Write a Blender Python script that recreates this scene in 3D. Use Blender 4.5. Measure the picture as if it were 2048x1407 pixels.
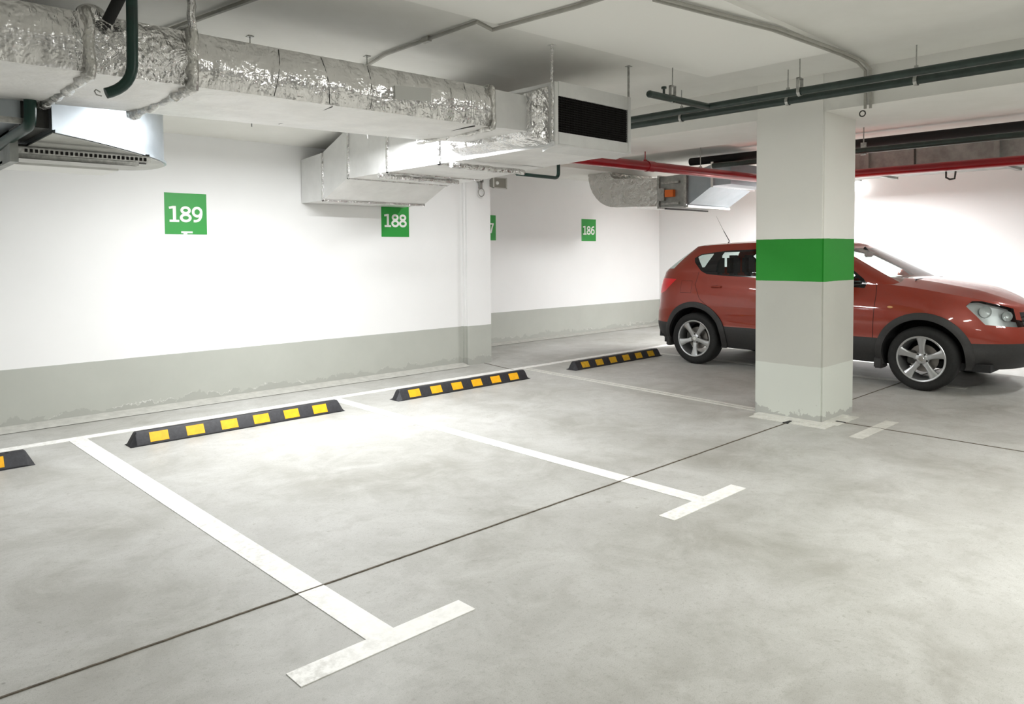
import bpy, bmesh, math, random
from mathutils import Vector, Matrix
random.seed(7)
PI = math.pi
sc = bpy.context.scene
for o in list(bpy.data.objects): bpy.data.objects.remove(o)
COL = sc.collection

# ------------------------------------------------------------------ camera
YAW, PITCH, ROLL, FPX, CY = 0.762, -0.03904, -0.0067, 1468.8, 563.0
fwd = Vector((math.sin(YAW)*math.cos(PITCH), math.cos(YAW)*math.cos(PITCH), math.sin(PITCH)))
rt = Vector((math.cos(YAW), -math.sin(YAW), 0)); up = rt.cross(fwd)
r2 = rt*math.cos(ROLL)+up*math.sin(ROLL); u2 = -rt*math.sin(ROLL)+up*math.cos(ROLL)
cam = bpy.data.cameras.new('camera'); camo = bpy.data.objects.new('camera', cam); COL.objects.link(camo)
M = Matrix.Identity(4)
for i in range(3):
    M[i][0] = r2[i]; M[i][1] = u2[i]; M[i][2] = -fwd[i]
M.translation = Vector((0, 0, 1.42))
camo.matrix_world = M
cam.sensor_width = 36.0; cam.lens = 36.0*FPX/2048.0; cam.shift_y = -(703.5-CY)/2048.0
cam.clip_start = 0.05; cam.clip_end = 100
sc.camera = camo
# ------------------------------------------------------------------ world, light, exposure
w = bpy.data.worlds.new('world'); sc.world = w; w.use_nodes = True
w.node_tree.nodes['Background'].inputs[0].default_value = (0.9, 0.95, 1, 1)
w.node_tree.nodes['Background'].inputs[1].default_value = 0.05
sc.view_settings.view_transform = 'Standard'; sc.view_settings.look = 'None'
sc.view_settings.exposure = 0.55; sc.view_settings.gamma = 1.0
sc.view_settings.use_curve_mapping = False
LAMPS = []   # (x, y, z, length, along 'x'/'y', watts, colour)
def area(x, y, z, sx, sy, W, c, name='tube_light', spread=180):
    l = bpy.data.lights.new(name, 'AREA'); l.shape = 'RECTANGLE'; l.size = sx; l.size_y = sy
    l.energy = W; l.color = c; l.spread = math.radians(spread)
    o = bpy.data.objects.new(name, l); COL.objects.link(o); o.location = (x, y, z); return o
COOL = (0.97, 0.985, 1.0); WARM = (0.985, 0.99, 0.945)
LAMPS += [
    (2.95, 5.12, 2.47, 1.25, 'x', 78, COOL),
    (5.50, 5.55, 2.66, 0.70, 'y', 15, COOL),  # unseen fill added to brighten the wall right of the branch duct
    (-1.3, 5.30, 2.50, 1.25, 'x', 45, COOL),  # unseen fill added to whiten the left end of the wall
    (10.35, 4.62, 2.36, 0.90, 'y', 175, COOL),
    (9.9, 0.55, 2.76, 1.25, 'x', 45, COOL),  # unseen fill added where the far right wall falls off
    (3.5, 0.2, 2.76, 1.25, 'x', 42, WARM),  # unseen fill added for glints on the foil and a brighter pillar
    (5.2, -0.9, 2.76, 1.25, 'x', 62, WARM),
    (8.6, -2.4, 2.76, 1.25, 'x', 30, WARM),
    (-1.6, -1.4, 2.76, 1.25, 'x', 26, WARM),
    (3.2, -4.6, 2.76, 1.25, 'x', 36, WARM),
]
for (x, y, z, L_, ax, W_, c_) in LAMPS:
    area(x, y, z-0.085, L_ if ax == 'x' else 0.12, 0.12 if ax == 'x' else L_, W_, c_)

# ------------------------------------------------------------------ materials
def srgb(r, g, b):
    f = lambda c: (c/255/12.92) if c/255 <= 0.04045 else ((c/255+0.055)/1.055)**2.4
    return (f(r), f(g), f(b), 1)
class NT:
    def __init__(s, name):
        s.m = bpy.data.materials.new(name); s.m.use_nodes = True; s.t = s.m.node_tree
        s.b = s.t.nodes['Principled BSDF']; s.out = s.t.nodes['Material Output']
    def n(s, typ, **k):
        nd = s.t.nodes.new(typ)
        for a, v in k.items():
            if a.startswith('i_'):
                key = a[2:]; key = int(key) if key.isdigit() else key.replace('_', ' ')
                nd.inputs[key].default_value = v
            else: setattr(nd, a, v)
        return nd
    def l(s, a, b): s.t.links.new(a, b)
    def co(s, scale=(1, 1, 1), kind='Object'):
        tc = s.n('ShaderNodeTexCoord'); mp = s.n('ShaderNodeMapping'); mp.inputs['Scale'].default_value = scale
        if kind == 'World':
            g = s.n('ShaderNodeNewGeometry'); s.l(g.outputs['Position'], mp.inputs[0])
        else: s.l(tc.outputs[kind], mp.inputs[0])
        return mp.outputs[0]
    def noise(s, vec, scale, detail=4, rough=0.6, dist=0):
        nd = s.n('ShaderNodeTexNoise'); nd.inputs['Scale'].default_value = scale; nd.inputs['Detail'].default_value = detail
        nd.inputs['Roughness'].default_value = rough; nd.inputs['Distortion'].default_value = dist
        s.l(vec, nd.inputs['Vector']); return nd.outputs['Fac']
    def ramp(s, fac, stops):
        r = s.n('ShaderNodeValToRGB'); e = r.color_ramp.elements
        e[0].position, e[0].color = stops[0]; e[1].position, e[1].color = stops[-1]
        for p, c in stops[1:-1]:
            q = e.new(p); q.color = c
        s.l(fac, r.inputs[0]); return r.outputs[0]
    def mix(s, fac, a, b, mode='MIX'):
        m = s.n('ShaderNodeMix', data_type='RGBA', blend_type=mode)
        for sock, v in ((m.inputs[0], fac), (m.inputs[6], a), (m.inputs[7], b)):
            if hasattr(v, 'is_output'): s.l(v, sock)
            else: sock.default_value = v
        return m.outputs[2]
    def math(s, op, a, b=0.0, c=0.0):
        m = s.n('ShaderNodeMath', operation=op)
        for sock, v in zip(m.inputs, (a, b, c)):
            if hasattr(v, 'is_output'): s.l(v, sock)
            else: sock.default_value = v
        return m.outputs[0]
    def bump(s, h, strength, dist=0.01):
        b = s.n('ShaderNodeBump'); b.inputs['Strength'].default_value = strength; b.inputs['Distance'].default_value = dist
        s.l(h, b.inputs['Height']); s.l(b.outputs[0], s.b.inputs['Normal']); return b
    def base(s, v):
        if hasattr(v, 'is_output'): s.l(v, s.b.inputs['Base Color'])
        else: s.b.inputs['Base Color'].default_value = v
    def set(s, **k):
        for a, v in k.items():
            sock = s.b.inputs[a.replace('_', ' ')]
            if hasattr(v, 'is_output'): s.l(v, sock)
            else: sock.default_value = v
G = lambda v: (v, v, v, 1)
MT = {}
def simple(name, col, rough=0.5, metal=0.0, coat=0.0, nscale=0, namp=0.15, bump=0):
    m = NT(name); v = m.co()
    if nscale:
        n_ = m.noise(v, nscale, 4)
        d = tuple(c*(1-namp) for c in col[:3])+(1,); b = tuple(min(1, c*(1+namp)) for c in col[:3])+(1,)
        m.base(m.ramp(n_, [(0.3, d), (0.7, b)]))
        if bump: m.bump(n_, bump, 0.005)
    else: m.base(col)
    m.set(Roughness=rough, Metallic=metal)
    if coat: m.set(Coat_Weight=coat, Coat_Roughness=0.05)
    MT[name] = m.m; return m.m

# concrete floor
m = NT('concrete_floor'); v = m.co(kind='World')
n1 = m.noise(v, 0.9, 6, 0.62, 0.4); n2 = m.noise(v, 7, 8, 0.7); n3 = m.noise(v, 60, 3, 0.6); n5 = m.noise(v, 2.3, 8, 0.72, 1.0)
c = m.ramp(n1, [(0.28, srgb(152, 150, 142)), (0.5, srgb(175, 174, 169)), (0.72, srgb(192, 191, 188))])
c = m.mix(m.ramp(n5, [(0.42, G(0)), (0.70, G(0.55))]), c, srgb(204, 204, 200))
c = m.mix(m.ramp(n2, [(0.34, G(0.3)), (0.50, G(0))]), c, srgb(146, 143, 135))
n6 = m.noise(v, 240, 2, 0.5); c = m.mix(m.ramp(n6, [(0.35, G(0.28)), (0.5, G(0))]), c, srgb(135, 133, 126))
n7 = m.noise(v, 19, 3, 0.5); c = m.mix(m.ramp(n7, [(0.26, G(0.55)), (0.31, G(0))]), c, srgb(150, 147, 139))
c = m.mix(m.ramp(n3, [(0.30, G(0.35)), (0.45, G(0))]), c, srgb(140, 138, 130))
vs = m.co((1, 1, 1), 'World'); n4 = m.noise(vs, 3.1, 3, 0.5, 2.0)
c = m.mix(m.ramp(n4, [(0.70, G(0)), (0.80, G(0.3))]), c, srgb(146, 143, 134))
vo = m.n('ShaderNodeTexVoronoi'); vo.inputs['Scale'].default_value = 3.2; vo.inputs['Randomness'].default_value = 1; m.l(v, vo.inputs['Vector'])
c = m.mix(m.ramp(vo.outputs['Distance'], [(0.012, G(0.55)), (0.03, G(0))]), c, srgb(110, 106, 98))
m.base(c); m.set(Roughness=m.ramp(n1, [(0.3, G(0.42)), (0.7, G(0.6))])); m.set(Specular_IOR_Level=0.35)
m.bump(n2, 0.08, 0.004); MT['floor'] = m.m
# line paint, worn
m = NT('line_paint'); v = m.co(kind='World'); n1 = m.noise(v, 22, 8, 0.75); n2 = m.noise(v, 1.4, 3)
wear = m.math('MULTIPLY', m.ramp(n1, [(0.40, G(1)), (0.56, G(0))]), m.ramp(n2, [(0.35, G(0.15)), (0.65, G(0.75))]))
m.base(m.mix(wear, srgb(246, 245, 241), srgb(196, 194, 187))); m.set(Roughness=0.5); MT['line'] = m.m
m = NT('line_paint_faded'); v = m.co(kind='World'); n1 = m.noise(v, 14, 8, 0.75)
m.base(m.mix(m.ramp(n1, [(0.35, G(0.7)), (0.62, G(0.1))]), srgb(222, 221, 214), srgb(184, 182, 174))); m.set(Roughness=0.5); MT['line_faded'] = m.m
simple('joint', srgb(100, 92, 80), 0.9, nscale=30, namp=0.4)
# painted walls with a grey band
def wallmat(name, zb, up_c, low_c, extra=None, dirt=True):
    m = NT(name); g = m.n('ShaderNodeNewGeometry'); sp = m.n('ShaderNodeSeparateXYZ'); m.l(g.outputs['Position'], sp.inputs[0])
    v = m.co(kind='World'); n1 = m.noise(v, 2.2, 5, 0.6); n2 = m.noise(v, 30, 4, 0.7); n3 = m.noise(v, 5, 6, 0.7, 0.6)
    z = sp.outputs[2]
    zj = m.math('ADD', z, m.math('MULTIPLY', m.math('SUBTRACT', n3, 0.5), 0.008))
    up_ = m.mix(m.ramp(n1, [(0.3, G(0.0)), (0.8, G(0.35))]), up_c, tuple(x*0.92 for x in up_c[:3])+(1,))
    lo = m.mix(m.ramp(n1, [(0.3, G(0.0)), (0.7, G(1))]), low_c, tuple(x*0.93 for x in low_c[:3])+(1,))
    lo = m.mix(m.ramp(n2, [(0.25, G(0.5)), (0.33, G(0))]), lo, tuple(x*0.75 for x in low_c[:3])+(1,))
    if dirt:
        d = m.math('ADD', z, m.math('MULTIPLY', m.math('SUBTRACT', n3, 0.5), 0.32))
        dm = m.math('LESS_THAN', d, 0.085)
        lo = m.mix(m.math('MULTIPLY', dm, 0.4), lo, srgb(150, 149, 144))
        ch = m.math('LESS_THAN', m.math('ABSOLUTE', m.math('SUBTRACT', d, 0.086)), 0.0028)
        lo = m.mix(m.math('MULTIPLY', ch, m.ramp(n1, [(0.52, G(0)), (0.58, G(0.8))])), lo, srgb(225, 225, 220))
    c = m.mix(m.math('GREATER_THAN', zj, zb), lo, up_)
    if extra: c = extra(m, z, zj, c, n1, n2, n3)
    m.base(c); m.set(Roughness=0.62, Specular_IOR_Level=0.3); m.bump(n2, 0.06, 0.003)
    MT[name] = m.m; return m.m
WHITE = srgb(240, 240, 239); GREY = srgb(183, 185, 177)
wallmat('wall_paint', 0.497, WHITE, GREY)
wallmat('wall_plain', -1, WHITE, GREY, dirt=False)
def pil_extra(m, z, zj, c, n1, n2, n3):
    g = m.math('MULTIPLY', m.math('GREATER_THAN', zj, 1.167), m.math('LESS_THAN', zj, 1.522))
    c = m.mix(g, c, srgb(44, 146, 50))
    zl = m.math('LESS_THAN', m.math('ADD', z, m.math('MULTIPLY', m.math('SUBTRACT', n3, 0.5), 0.02)), 0.46)
    c = m.mix(zl, c, m.mix(m.ramp(n2, [(0.24, G(0.5)), (0.32, G(0))]), srgb(210, 213, 205), srgb(150, 150, 142)))
    d = m.math('ADD', z, m.math('MULTIPLY', m.math('SUBTRACT', n3, 0.5), 0.30))
    c = m.mix(m.math('MULTIPLY', m.math('LESS_THAN', d, 0.06), 0.7), c, srgb(165, 165, 161))
    return c
wallmat('pillar_paint', 1.3, srgb(240, 239, 233), srgb(196, 196, 188), pil_extra, dirt=False)
m = NT('ceiling_paint'); v = m.co(kind='World'); n1 = m.noise(v, 3, 6, 0.6); n2 = m.noise(v, 120, 2, 0.6)
m.base(m.ramp(n1, [(0.3, srgb(228, 227, 221)), (0.7, srgb(234, 233, 228))])); m.set(Roughness=0.8, Specular_IOR_Level=0.15); m.bump(n2, 0.12, 0.003); MT['ceiling'] = m.m
m = NT('ceiling_pale'); v = m.co(kind='World'); n2 = m.noise(v, 120, 2, 0.6)
m.base(srgb(243, 242, 237)); m.set(Roughness=0.8, Specular_IOR_Level=0.15); m.bump(n2, 0.12, 0.003); MT['panel'] = m.m  # even tone, paler than the rest of the ceiling
# aluminium foil wrap: a = stretched noise direction
def foil(name, sx, col=(0.74, 0.73, 0.71, 1), rough=0.27, st=0.9, dist=0.02, metal=0.92, sw=1.0):
    m = NT(name); v = m.co(sx, 'World'); n1 = m.noise(v, 9, 4, 0.5, sw); n2 = m.noise(m.co(kind='World'), 5, 4, 0.6)
    n3 = m.noise(v, 26, 4, 0.6, 0.6)
    h = m.math('ADD', n1, m.math('MULTIPLY', n3, 0.15))
    h = m.math('MULTIPLY', h, m.ramp(n2, [(0.35, G(0.25)), (0.65, G(1))]))
    m.base(m.ramp(n2, [(0.3, tuple(c*0.9 for c in col[:3])+(1,)), (0.7, col)]))
    m.set(Roughness=m.ramp(n1, [(0.3, G(rough)), (0.7, G(rough+0.14))]), Metallic=metal); m.bump(h, st, dist)
    MT[name] = m.m
foil('foil', (1.7, 1.7, 0.20), (0.76, 0.75, 0.74, 1), rough=0.13, st=0.9, dist=0.03, sw=0.35)
foil('foil_crumple', (0.9, 0.9, 0.9), (0.80, 0.79, 0.78, 1), rough=0.14, st=1.0, dist=0.06)
foil('foil_bottom', (0.6, 0.6, 1.0), (0.80, 0.79, 0.77, 1), rough=0.42, st=0.45, dist=0.02, metal=0.7)
foil('foil_wrap', (1, 1, 1), (0.70, 0.69, 0.66, 1), rough=0.24, st=1.0, dist=0.04, metal=0.9)
foil('foil_smooth', (1, 1, 0.5), (0.80, 0.80, 0.79, 1), rough=0.42, st=0.25, dist=0.01, metal=0.65)
m = NT('galvanised'); v = m.co(kind='World'); vo = m.n('ShaderNodeTexVoronoi'); vo.inputs['Scale'].default_value = 38; m.l(v, vo.inputs['Vector'])
n1 = m.noise(v, 3, 4)
m.base(m.mix(m.ramp(n1, [(0.3, G(0)), (0.7, G(1))]), (0.33, 0.37, 0.40, 1), (0.42, 0.46, 0.49, 1)))
m.set(Metallic=0.85, Roughness=m.ramp(vo.outputs['Color'], [(0.2, G(0.31)), (0.9, G(0.34))])); MT['galv'] = m.m
simple('duct_grey', (0.33, 0.34, 0.32, 1), 0.5, 0.5, nscale=6, namp=0.25)
simple('dark_metal', (0.05, 0.05, 0.045, 1), 0.5, 0.3, nscale=20, namp=0.3)
simple('steel', (0.42, 0.42, 0.40, 1), 0.4, 0.8, nscale=30, namp=0.3)
simple('conduit', srgb(172, 170, 162), 0.5, 0.1, nscale=12, namp=0.12)
simple('white_plastic', srgb(225, 225, 220), 0.4)
simple('green_pipe', srgb(42, 56, 51), 0.4, 0.0, nscale=14, namp=0.25)
simple('drain_green', srgb(6, 48, 40), 0.35, nscale=8, namp=0.4)
simple('black_rubber', srgb(38, 38, 42), 0.6, nscale=40, namp=0.35, bump=0.2)
simple('bolt_black', srgb(16, 16, 18), 0.7)
simple('yellow', srgb(246, 178, 24), 0.4, nscale=25, namp=0.12)
simple('yellow_dusty', srgb(206, 160, 34), 0.5, nscale=30, namp=0.2)
simple('red_pipe', srgb(150, 18, 28), 0.28, coat=0.3, nscale=6, namp=0.12)
simple('green_sign', srgb(30, 150, 52), 0.45)
simple('white_sign', srgb(240, 240, 236), 0.45)
simple('paper', srgb(196, 196, 192), 0.7)
simple('grille_black', (0.006, 0.005, 0.004, 1), 0.9)
simple('speaker_grey', srgb(140, 138, 128), 0.5)
simple('speaker_front', srgb(196, 195, 188), 0.5)
simple('orange', srgb(226, 112, 40), 0.5)
simple('plate_grey', srgb(186, 186, 180), 0.5, nscale=8, namp=0.12)
simple('black_foam', (0.012, 0.012, 0.012, 1), 0.8)
simple('mortar', srgb(184, 183, 176), 0.8, nscale=16, namp=0.12, bump=0.3)
# car
m = NT('car_paint'); v = m.co(); n1 = m.noise(v, 900, 2)
m.base(m.ramp(n1, [(0.3, srgb(134, 36, 14)), (0.7, srgb(157, 50, 22))])); m.set(Metallic=0.2, Roughness=0.42, Coat_Weight=0.8, Coat_Roughness=0.04); MT['paint'] = m.m
simple('car_plastic', srgb(50, 49, 49), 0.55, nscale=60, namp=0.12)
simple('seam', (0.01, 0.005, 0.004, 1), 0.9)
simple('gloss_black', (0.008, 0.008, 0.009, 1), 0.12)
simple('tyre', (0.012, 0.012, 0.012, 1), 0.75, nscale=50, namp=0.3)
simple('alloy', (0.56, 0.57, 0.58, 1), 0.3, 0.85)
simple('disc', (0.30, 0.28, 0.26, 1), 0.4, 0.8)
simple('interior', (0.02, 0.02, 0.021, 1), 0.8, nscale=20, namp=0.2)
simple('seat_fabric', (0.035, 0.035, 0.037, 1), 0.9, nscale=40, namp=0.3)
simple('chrome', (0.8, 0.8, 0.8, 1), 0.12, 1.0)
simple('lamp_silver', (0.72, 0.74, 0.74, 1), 0.3, 0.45)
simple('badge_orange', srgb(235, 180, 120), 0.3)
m = NT('tail_red'); m.base(srgb(235, 24, 34)); m.set(Roughness=0.35, Coat_Weight=0.4); MT['tail'] = m.m
def glass(name, tint, refl=0.12):
    m = NT(name); t = m.t; t.nodes.remove(m.b)
    tr = m.n('ShaderNodeBsdfTransparent'); tr.inputs[0].default_value = tint
    gl = m.n('ShaderNodeBsdfGlossy'); gl.inputs['Roughness'].default_value = 0.02
    lw = m.n('ShaderNodeLayerWeight'); lw.inputs[0].default_value = 0.5; fr = m.n('ShaderNodeMath', operation='MULTIPLY_ADD'); m.l(m.math('POWER', lw.outputs['Facing'], 3.0), fr.inputs[0]); fr.inputs[1].default_value = 0.55; fr.inputs[2].default_value = 0.035
    mx = m.n('ShaderNodeMixShader'); m.l(fr.outputs[0], mx.inputs[0]); m.l(tr.outputs[0], mx.inputs[1]); m.l(gl.outputs[0], mx.inputs[2]); m.l(mx.outputs[0], m.out.inputs[0])
    MT[name] = m.m
glass('windscreen_glass', (0.86, 0.93, 0.91, 1)); glass('window_glass', (0.78, 0.86, 0.84, 1)); glass('lamp_glass', (0.85, 0.88, 0.88, 1))
def emis(name, col, s):
    m = NT(name); m.base(G(0.8)); m.b.inputs['Emission Color'].default_value = col; m.b.inputs['Emission Strength'].default_value = s; MT[name] = m.m
emis('tube_glow', (1, 1, 1, 1), 6.0)
emis('lamp_glow', (1, 1, 1, 1), 4.0)

# ------------------------------------------------------------------ mesh helpers
def link(name, bm, mat, parent=None, smooth=False, ang=35):
    me = bpy.data.meshes.new(name); bm.normal_update(); bm.to_mesh(me); bm.free()
    for k in (mat if isinstance(mat, (list, tuple)) else [mat]): me.materials.append(MT[k])
    if smooth:
        for p in me.polygons: p.use_smooth = True
        me.set_sharp_from_angle(angle=math.radians(ang))
    o = bpy.data.objects.new(name, me); COL.objects.link(o)
    if parent: o.parent = parent
    return o
def tag(o, label=None, cat=None, group=None, kind=None):
    if label: o['label'] = label
    if cat: o['category'] = cat
    if group: o['group'] = group
    if kind: o['kind'] = kind
    return o
def thing(name, label, cat, loc=(0, 0, 0), group=None):
    o = bpy.data.objects.new(name, None); COL.objects.link(o); o.location = loc; o.empty_display_size = 0.1
    return tag(o, label, cat, group)
def struct(name, bm, mat, label=None, **k):
    o = link(name, bm, mat, **k); o['kind'] = 'structure'
    if label: o['label'] = label
    return o
def copy_tree(o, parent=None):
    c = o.copy(); COL.objects.link(c)
    if parent: c.parent = parent
    for ch in [x for x in bpy.data.objects if x.parent == o]: copy_tree(ch, c)
    return c
def box(bm, x0, x1, y0, y1, z0, z1, mi=0, bev=0):
    vs = [bm.verts.new((x, y, z)) for z in (z0, z1) for y in (y0, y1) for x in (x0, x1)]
    fs = [bm.faces.new([vs[i] for i in q]) for q in ((0, 2, 3, 1), (4, 5, 7, 6), (0, 1, 5, 4), (2, 6, 7, 3), (0, 4, 6, 2), (1, 3, 7, 5))]
    for f in fs: f.material_index = mi
    if bev:
        bmesh.ops.bevel(bm, geom=list({e for f in fs for e in f.edges}), offset=bev, segments=2, affect='EDGES')
    return fs
def hexa(bm, P, mi=0):   # 8 pts: bottom 4 ccw, top 4
    vs = [bm.verts.new(p) for p in P]
    for q in ((3, 2, 1, 0), (4, 5, 6, 7), (0, 1, 5, 4), (1, 2, 6, 5), (2, 3, 7, 6), (3, 0, 4, 7)):
        f = bm.faces.new([vs[i] for i in q]); f.material_index = mi
def prism(bm, pts, z0, z1, ax='z', mi=0):
    def mk(p, t):
        return {'z': (p[0], p[1], t), 'y': (p[0], t, p[1]), 'x': (t, p[0], p[1])}[ax]
    a = [bm.verts.new(mk(p, z0)) for p in pts]; b = [bm.verts.new(mk(p, z1)) for p in pts]
    n = len(pts); fs = [bm.faces.new(a[::-1]), bm.faces.new(b)]
    for i in range(n): fs.append(bm.faces.new([a[i], a[(i+1) % n], b[(i+1) % n], b[i]]))
    for f in fs: f.material_index = mi
    return fs
def tube(bm, pts, r, n=14, cap=True, mi=0):
    pts = [Vector(p) for p in pts]; rings = []; prev = None
    rs = r if isinstance(r, (list, tuple)) else [r]*len(pts)
    for i, p in enumerate(pts):
        if i == 0: d = pts[1]-p
        elif i == len(pts)-1: d = p-pts[i-1]
        else: d = (pts[i+1]-p).normalized()+(p-pts[i-1]).normalized()
        d.normalize()
        if prev is None:
            a = Vector((0, 0, 1)) if abs(d.z) < 0.9 else Vector((1, 0, 0)); u = d.cross(a).normalized()
        else: u = (prev-d*prev.dot(d)).normalized()
        prev = u; v_ = d.cross(u)
        rings.append([bm.verts.new(p+(u*math.cos(t)+v_*math.sin(t))*rs[i]) for t in (2*PI*k/n for k in range(n))])
    for A, B in zip(rings, rings[1:]):
        for k in range(n):
            f = bm.faces.new([A[k], A[(k+1) % n], B[(k+1) % n], B[k]]); f.material_index = mi
    if cap: bm.faces.new(rings[0][::-1]).material_index = mi; bm.faces.new(rings[-1]).material_index = mi
def bend(a, c, b, r, n=6):   # rounded corner a-c-b
    a, c, b = Vector(a), Vector(c), Vector(b); u = (a-c).normalized(); v_ = (b-c).normalized()
    p0 = c+u*r; p2 = c+v_*r
    return [tuple((1-t)**2*p0+2*t*(1-t)*c+t*t*p2) for t in (i/n for i in range(n+1))]
def lathe(bm, prof, n=48, axis='x', mi=0, close=False):   # prof: (radius, offset)
    rings = []
    for (r, h) in prof:
        rings.append([bm.verts.new((h, r*math.cos(t), r*math.sin(t)) if axis == 'x' else (r*math.cos(t), r*math.sin(t), h)) for t in (2*PI*k/n for k in range(n))])
    pr = list(zip(rings, rings[1:]))
    if close: pr.append((rings[-1], rings[0]))
    for A, B in pr:
        for k in range(n): bm.faces.new([A[k], A[(k+1) % n], B[(k+1) % n], B[k]]).material_index = mi
def xf(bm, mat): bmesh.ops.transform(bm, matrix=mat, verts=bm.verts)
NB = bmesh.new

# ------------------------------------------------------------------ setting
SL = 2.855
b = NB(); box(b, -6, 12.2, -8, 8.6, -0.15, 0); struct('floor', b, 'floor')
b = NB()
prism(b, [(-8, SL), (4.42, SL), (7.3, 2.535), (8.6, 2.60), (8.6, SL+0.3), (-8, SL+0.3)], -6, 6.1, ax='x')
prism(b, [(-8, SL), (8.6, SL), (8.6, SL+0.3), (-8, SL+0.3)], 6.1, 12.2, ax='x')
struct('ceiling', b, 'ceiling')
b = NB(); box(b, 5.99, 7.05, -8, 8.4, 2.553, SL+0.02); struct('trim_1', b, 'ceiling', 'shallow ceiling beam over the green banded pillar')
b = NB(); box(b, 6.38, 12.0, 7.2, 8.4, 2.66, SL+0.02); struct('trim_2', b, 'ceiling', 'ceiling drop along the back recess')
b = NB(); prism(b, [(-3, 2.19), (5.28, 2.19), (5.28, 3.24), (3.1, 3.37), (-3, 3.6)], SL-0.03, SL+0.01); struct('trim_3', b, 'panel', 'paler smooth area set just below the ceiling between the conduits')  # thin slab, slightly lower and paler than the ceiling around it
b = NB(); box(b, -6, 6.38, 7.15, 8.6, 0, 3.1); struct('wall_left', b, 'wall_paint')
b = NB(); box(b, 5.985, 6.385, 7.09, 7.16, 0, 2.6); box(b, 5.955, 5.985, 7.12, 7.16, 0, 2.6); struct('wall_pilaster', b, 'wall_paint')
b = NB(); box(b, 6.38, 12.2, 8.4, 8.6, 0, 3.1); struct('wall_back', b, 'wall_paint')
b = NB(); box(b, 12.0, 12.2, -8, 8.4, 0, 3.1); struct('wall_right', b, 'wall_paint')
b = NB(); box(b, -6, 12.2, -8.2, -8, 0, 3.1); struct('wall_rear', b, 'wall_paint')
b = NB(); box(b, -6.2, -6, -8.2, 8.6, 0, 3.1); struct('wall_end', b, 'wall_paint')
# pillar
b = NB(); box(b, 5.98, 6.62, 2.585, 3.18, 0, SL)
for e in b.edges: pass
bmesh.ops.bevel(b, geom=[e for e in b.edges if abs(e.verts[0].co.z-e.verts[1].co.z) > 1], offset=0.012, segments=2, affect='EDGES')
struct('wall_pillar', b, 'pillar_paint', 'square white concrete pillar with bright green band and grey base')
# mortar kerbs at the wall foot
b = NB(); prism(b, [(7.0, 0.004), (7.15, 0.035), (7.15, 0)], -6, 5.955, ax='x'); struct('baseboard_left', b, 'mortar')
b = NB(); prism(b, [(8.27, 0.004), (8.4, 0.03), (8.4, 0)], 6.38, 12, ax='x'); struct('baseboard_back', b, 'mortar')

# ------------------------------------------------------------------ floor markings
def rects(bm, R, z1=0.0035):
    for (x0, x1, y0, y1) in R: box(bm, x0, x1, y0, y1, 0.0, z1)
def poly(bm, pts, z1=0.0035): prism(bm, pts, 0.0, z1)
b = NB(); rects(b, [(-5, 12, 6.385, 6.49)]); tag(link('parking_line', b, 'line'), 'long white painted line running behind all the wheel stops', 'floor marking')
b = NB(); poly(b, [(1.12, 2.19), (1.875, 2.19), (1.875, 2.295), (1.555, 2.295), (1.51, 6.386), (1.39, 6.386), (1.435, 2.295), (1.12, 2.295)], 0.003)
tag(link('parking_line', b, 'line'), 'nearest T-ended white bay line, starting left of the largest wheel stop', 'floor marking', 'T-ended white bay lines')
b = NB(); poly(b, [(3.26, 2.185), (4.015, 2.185), (4.015, 2.285), (3.70, 2.285), (3.735, 6.386), (3.62, 6.386), (3.585, 2.285), (3.26, 2.285)], 0.003)
tag(link('parking_line', b, 'line'), 'T-ended white bay line in the middle, between the two nearer wheel stops', 'floor marking', 'T-ended white bay lines')
b = NB(); poly(b, [(6.30, 6.386), (6.255, 6.386), (6.03, 3.18), (6.075, 3.18)], 0.003); poly(b, [(6.37, 6.386), (6.33, 6.386), (6.11, 3.18), (6.15, 3.18)], 0.003)
rects(b, [(5.69, 6.45, 2.15, 2.25)], 0.003)
tag(link('parking_line', b, 'line_faded'), 'faded double bay line running into the pillar, T end beyond its base', 'floor marking', 'T-ended white bay lines')
b = NB(); poly(b, [(8.62, 6.386), (8.51, 6.386), (8.48, 2.2), (8.59, 2.2)], 0.003)
tag(link('parking_line', b, 'line_faded'), 'bay line on the shaded floor under the red car', 'floor marking')
b = NB()
for (x0, x1, y0, y1) in ((5.79, 5.98, 2.48, 3.13), (5.98, 6.42, 2.455, 2.585)): box(b, x0, x1, y0, y1, 0, 0.004)
prism(b, [(5.86, 2.53), (6.4, 2.53), (6.4, 2.585), (5.98, 2.585), (5.98, 3.14), (5.89, 3.14)], 0, 0.012)
struct('baseboard_pillar', b, 'line_faded', 'pale paint skirt on the floor around the pillar')
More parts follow.
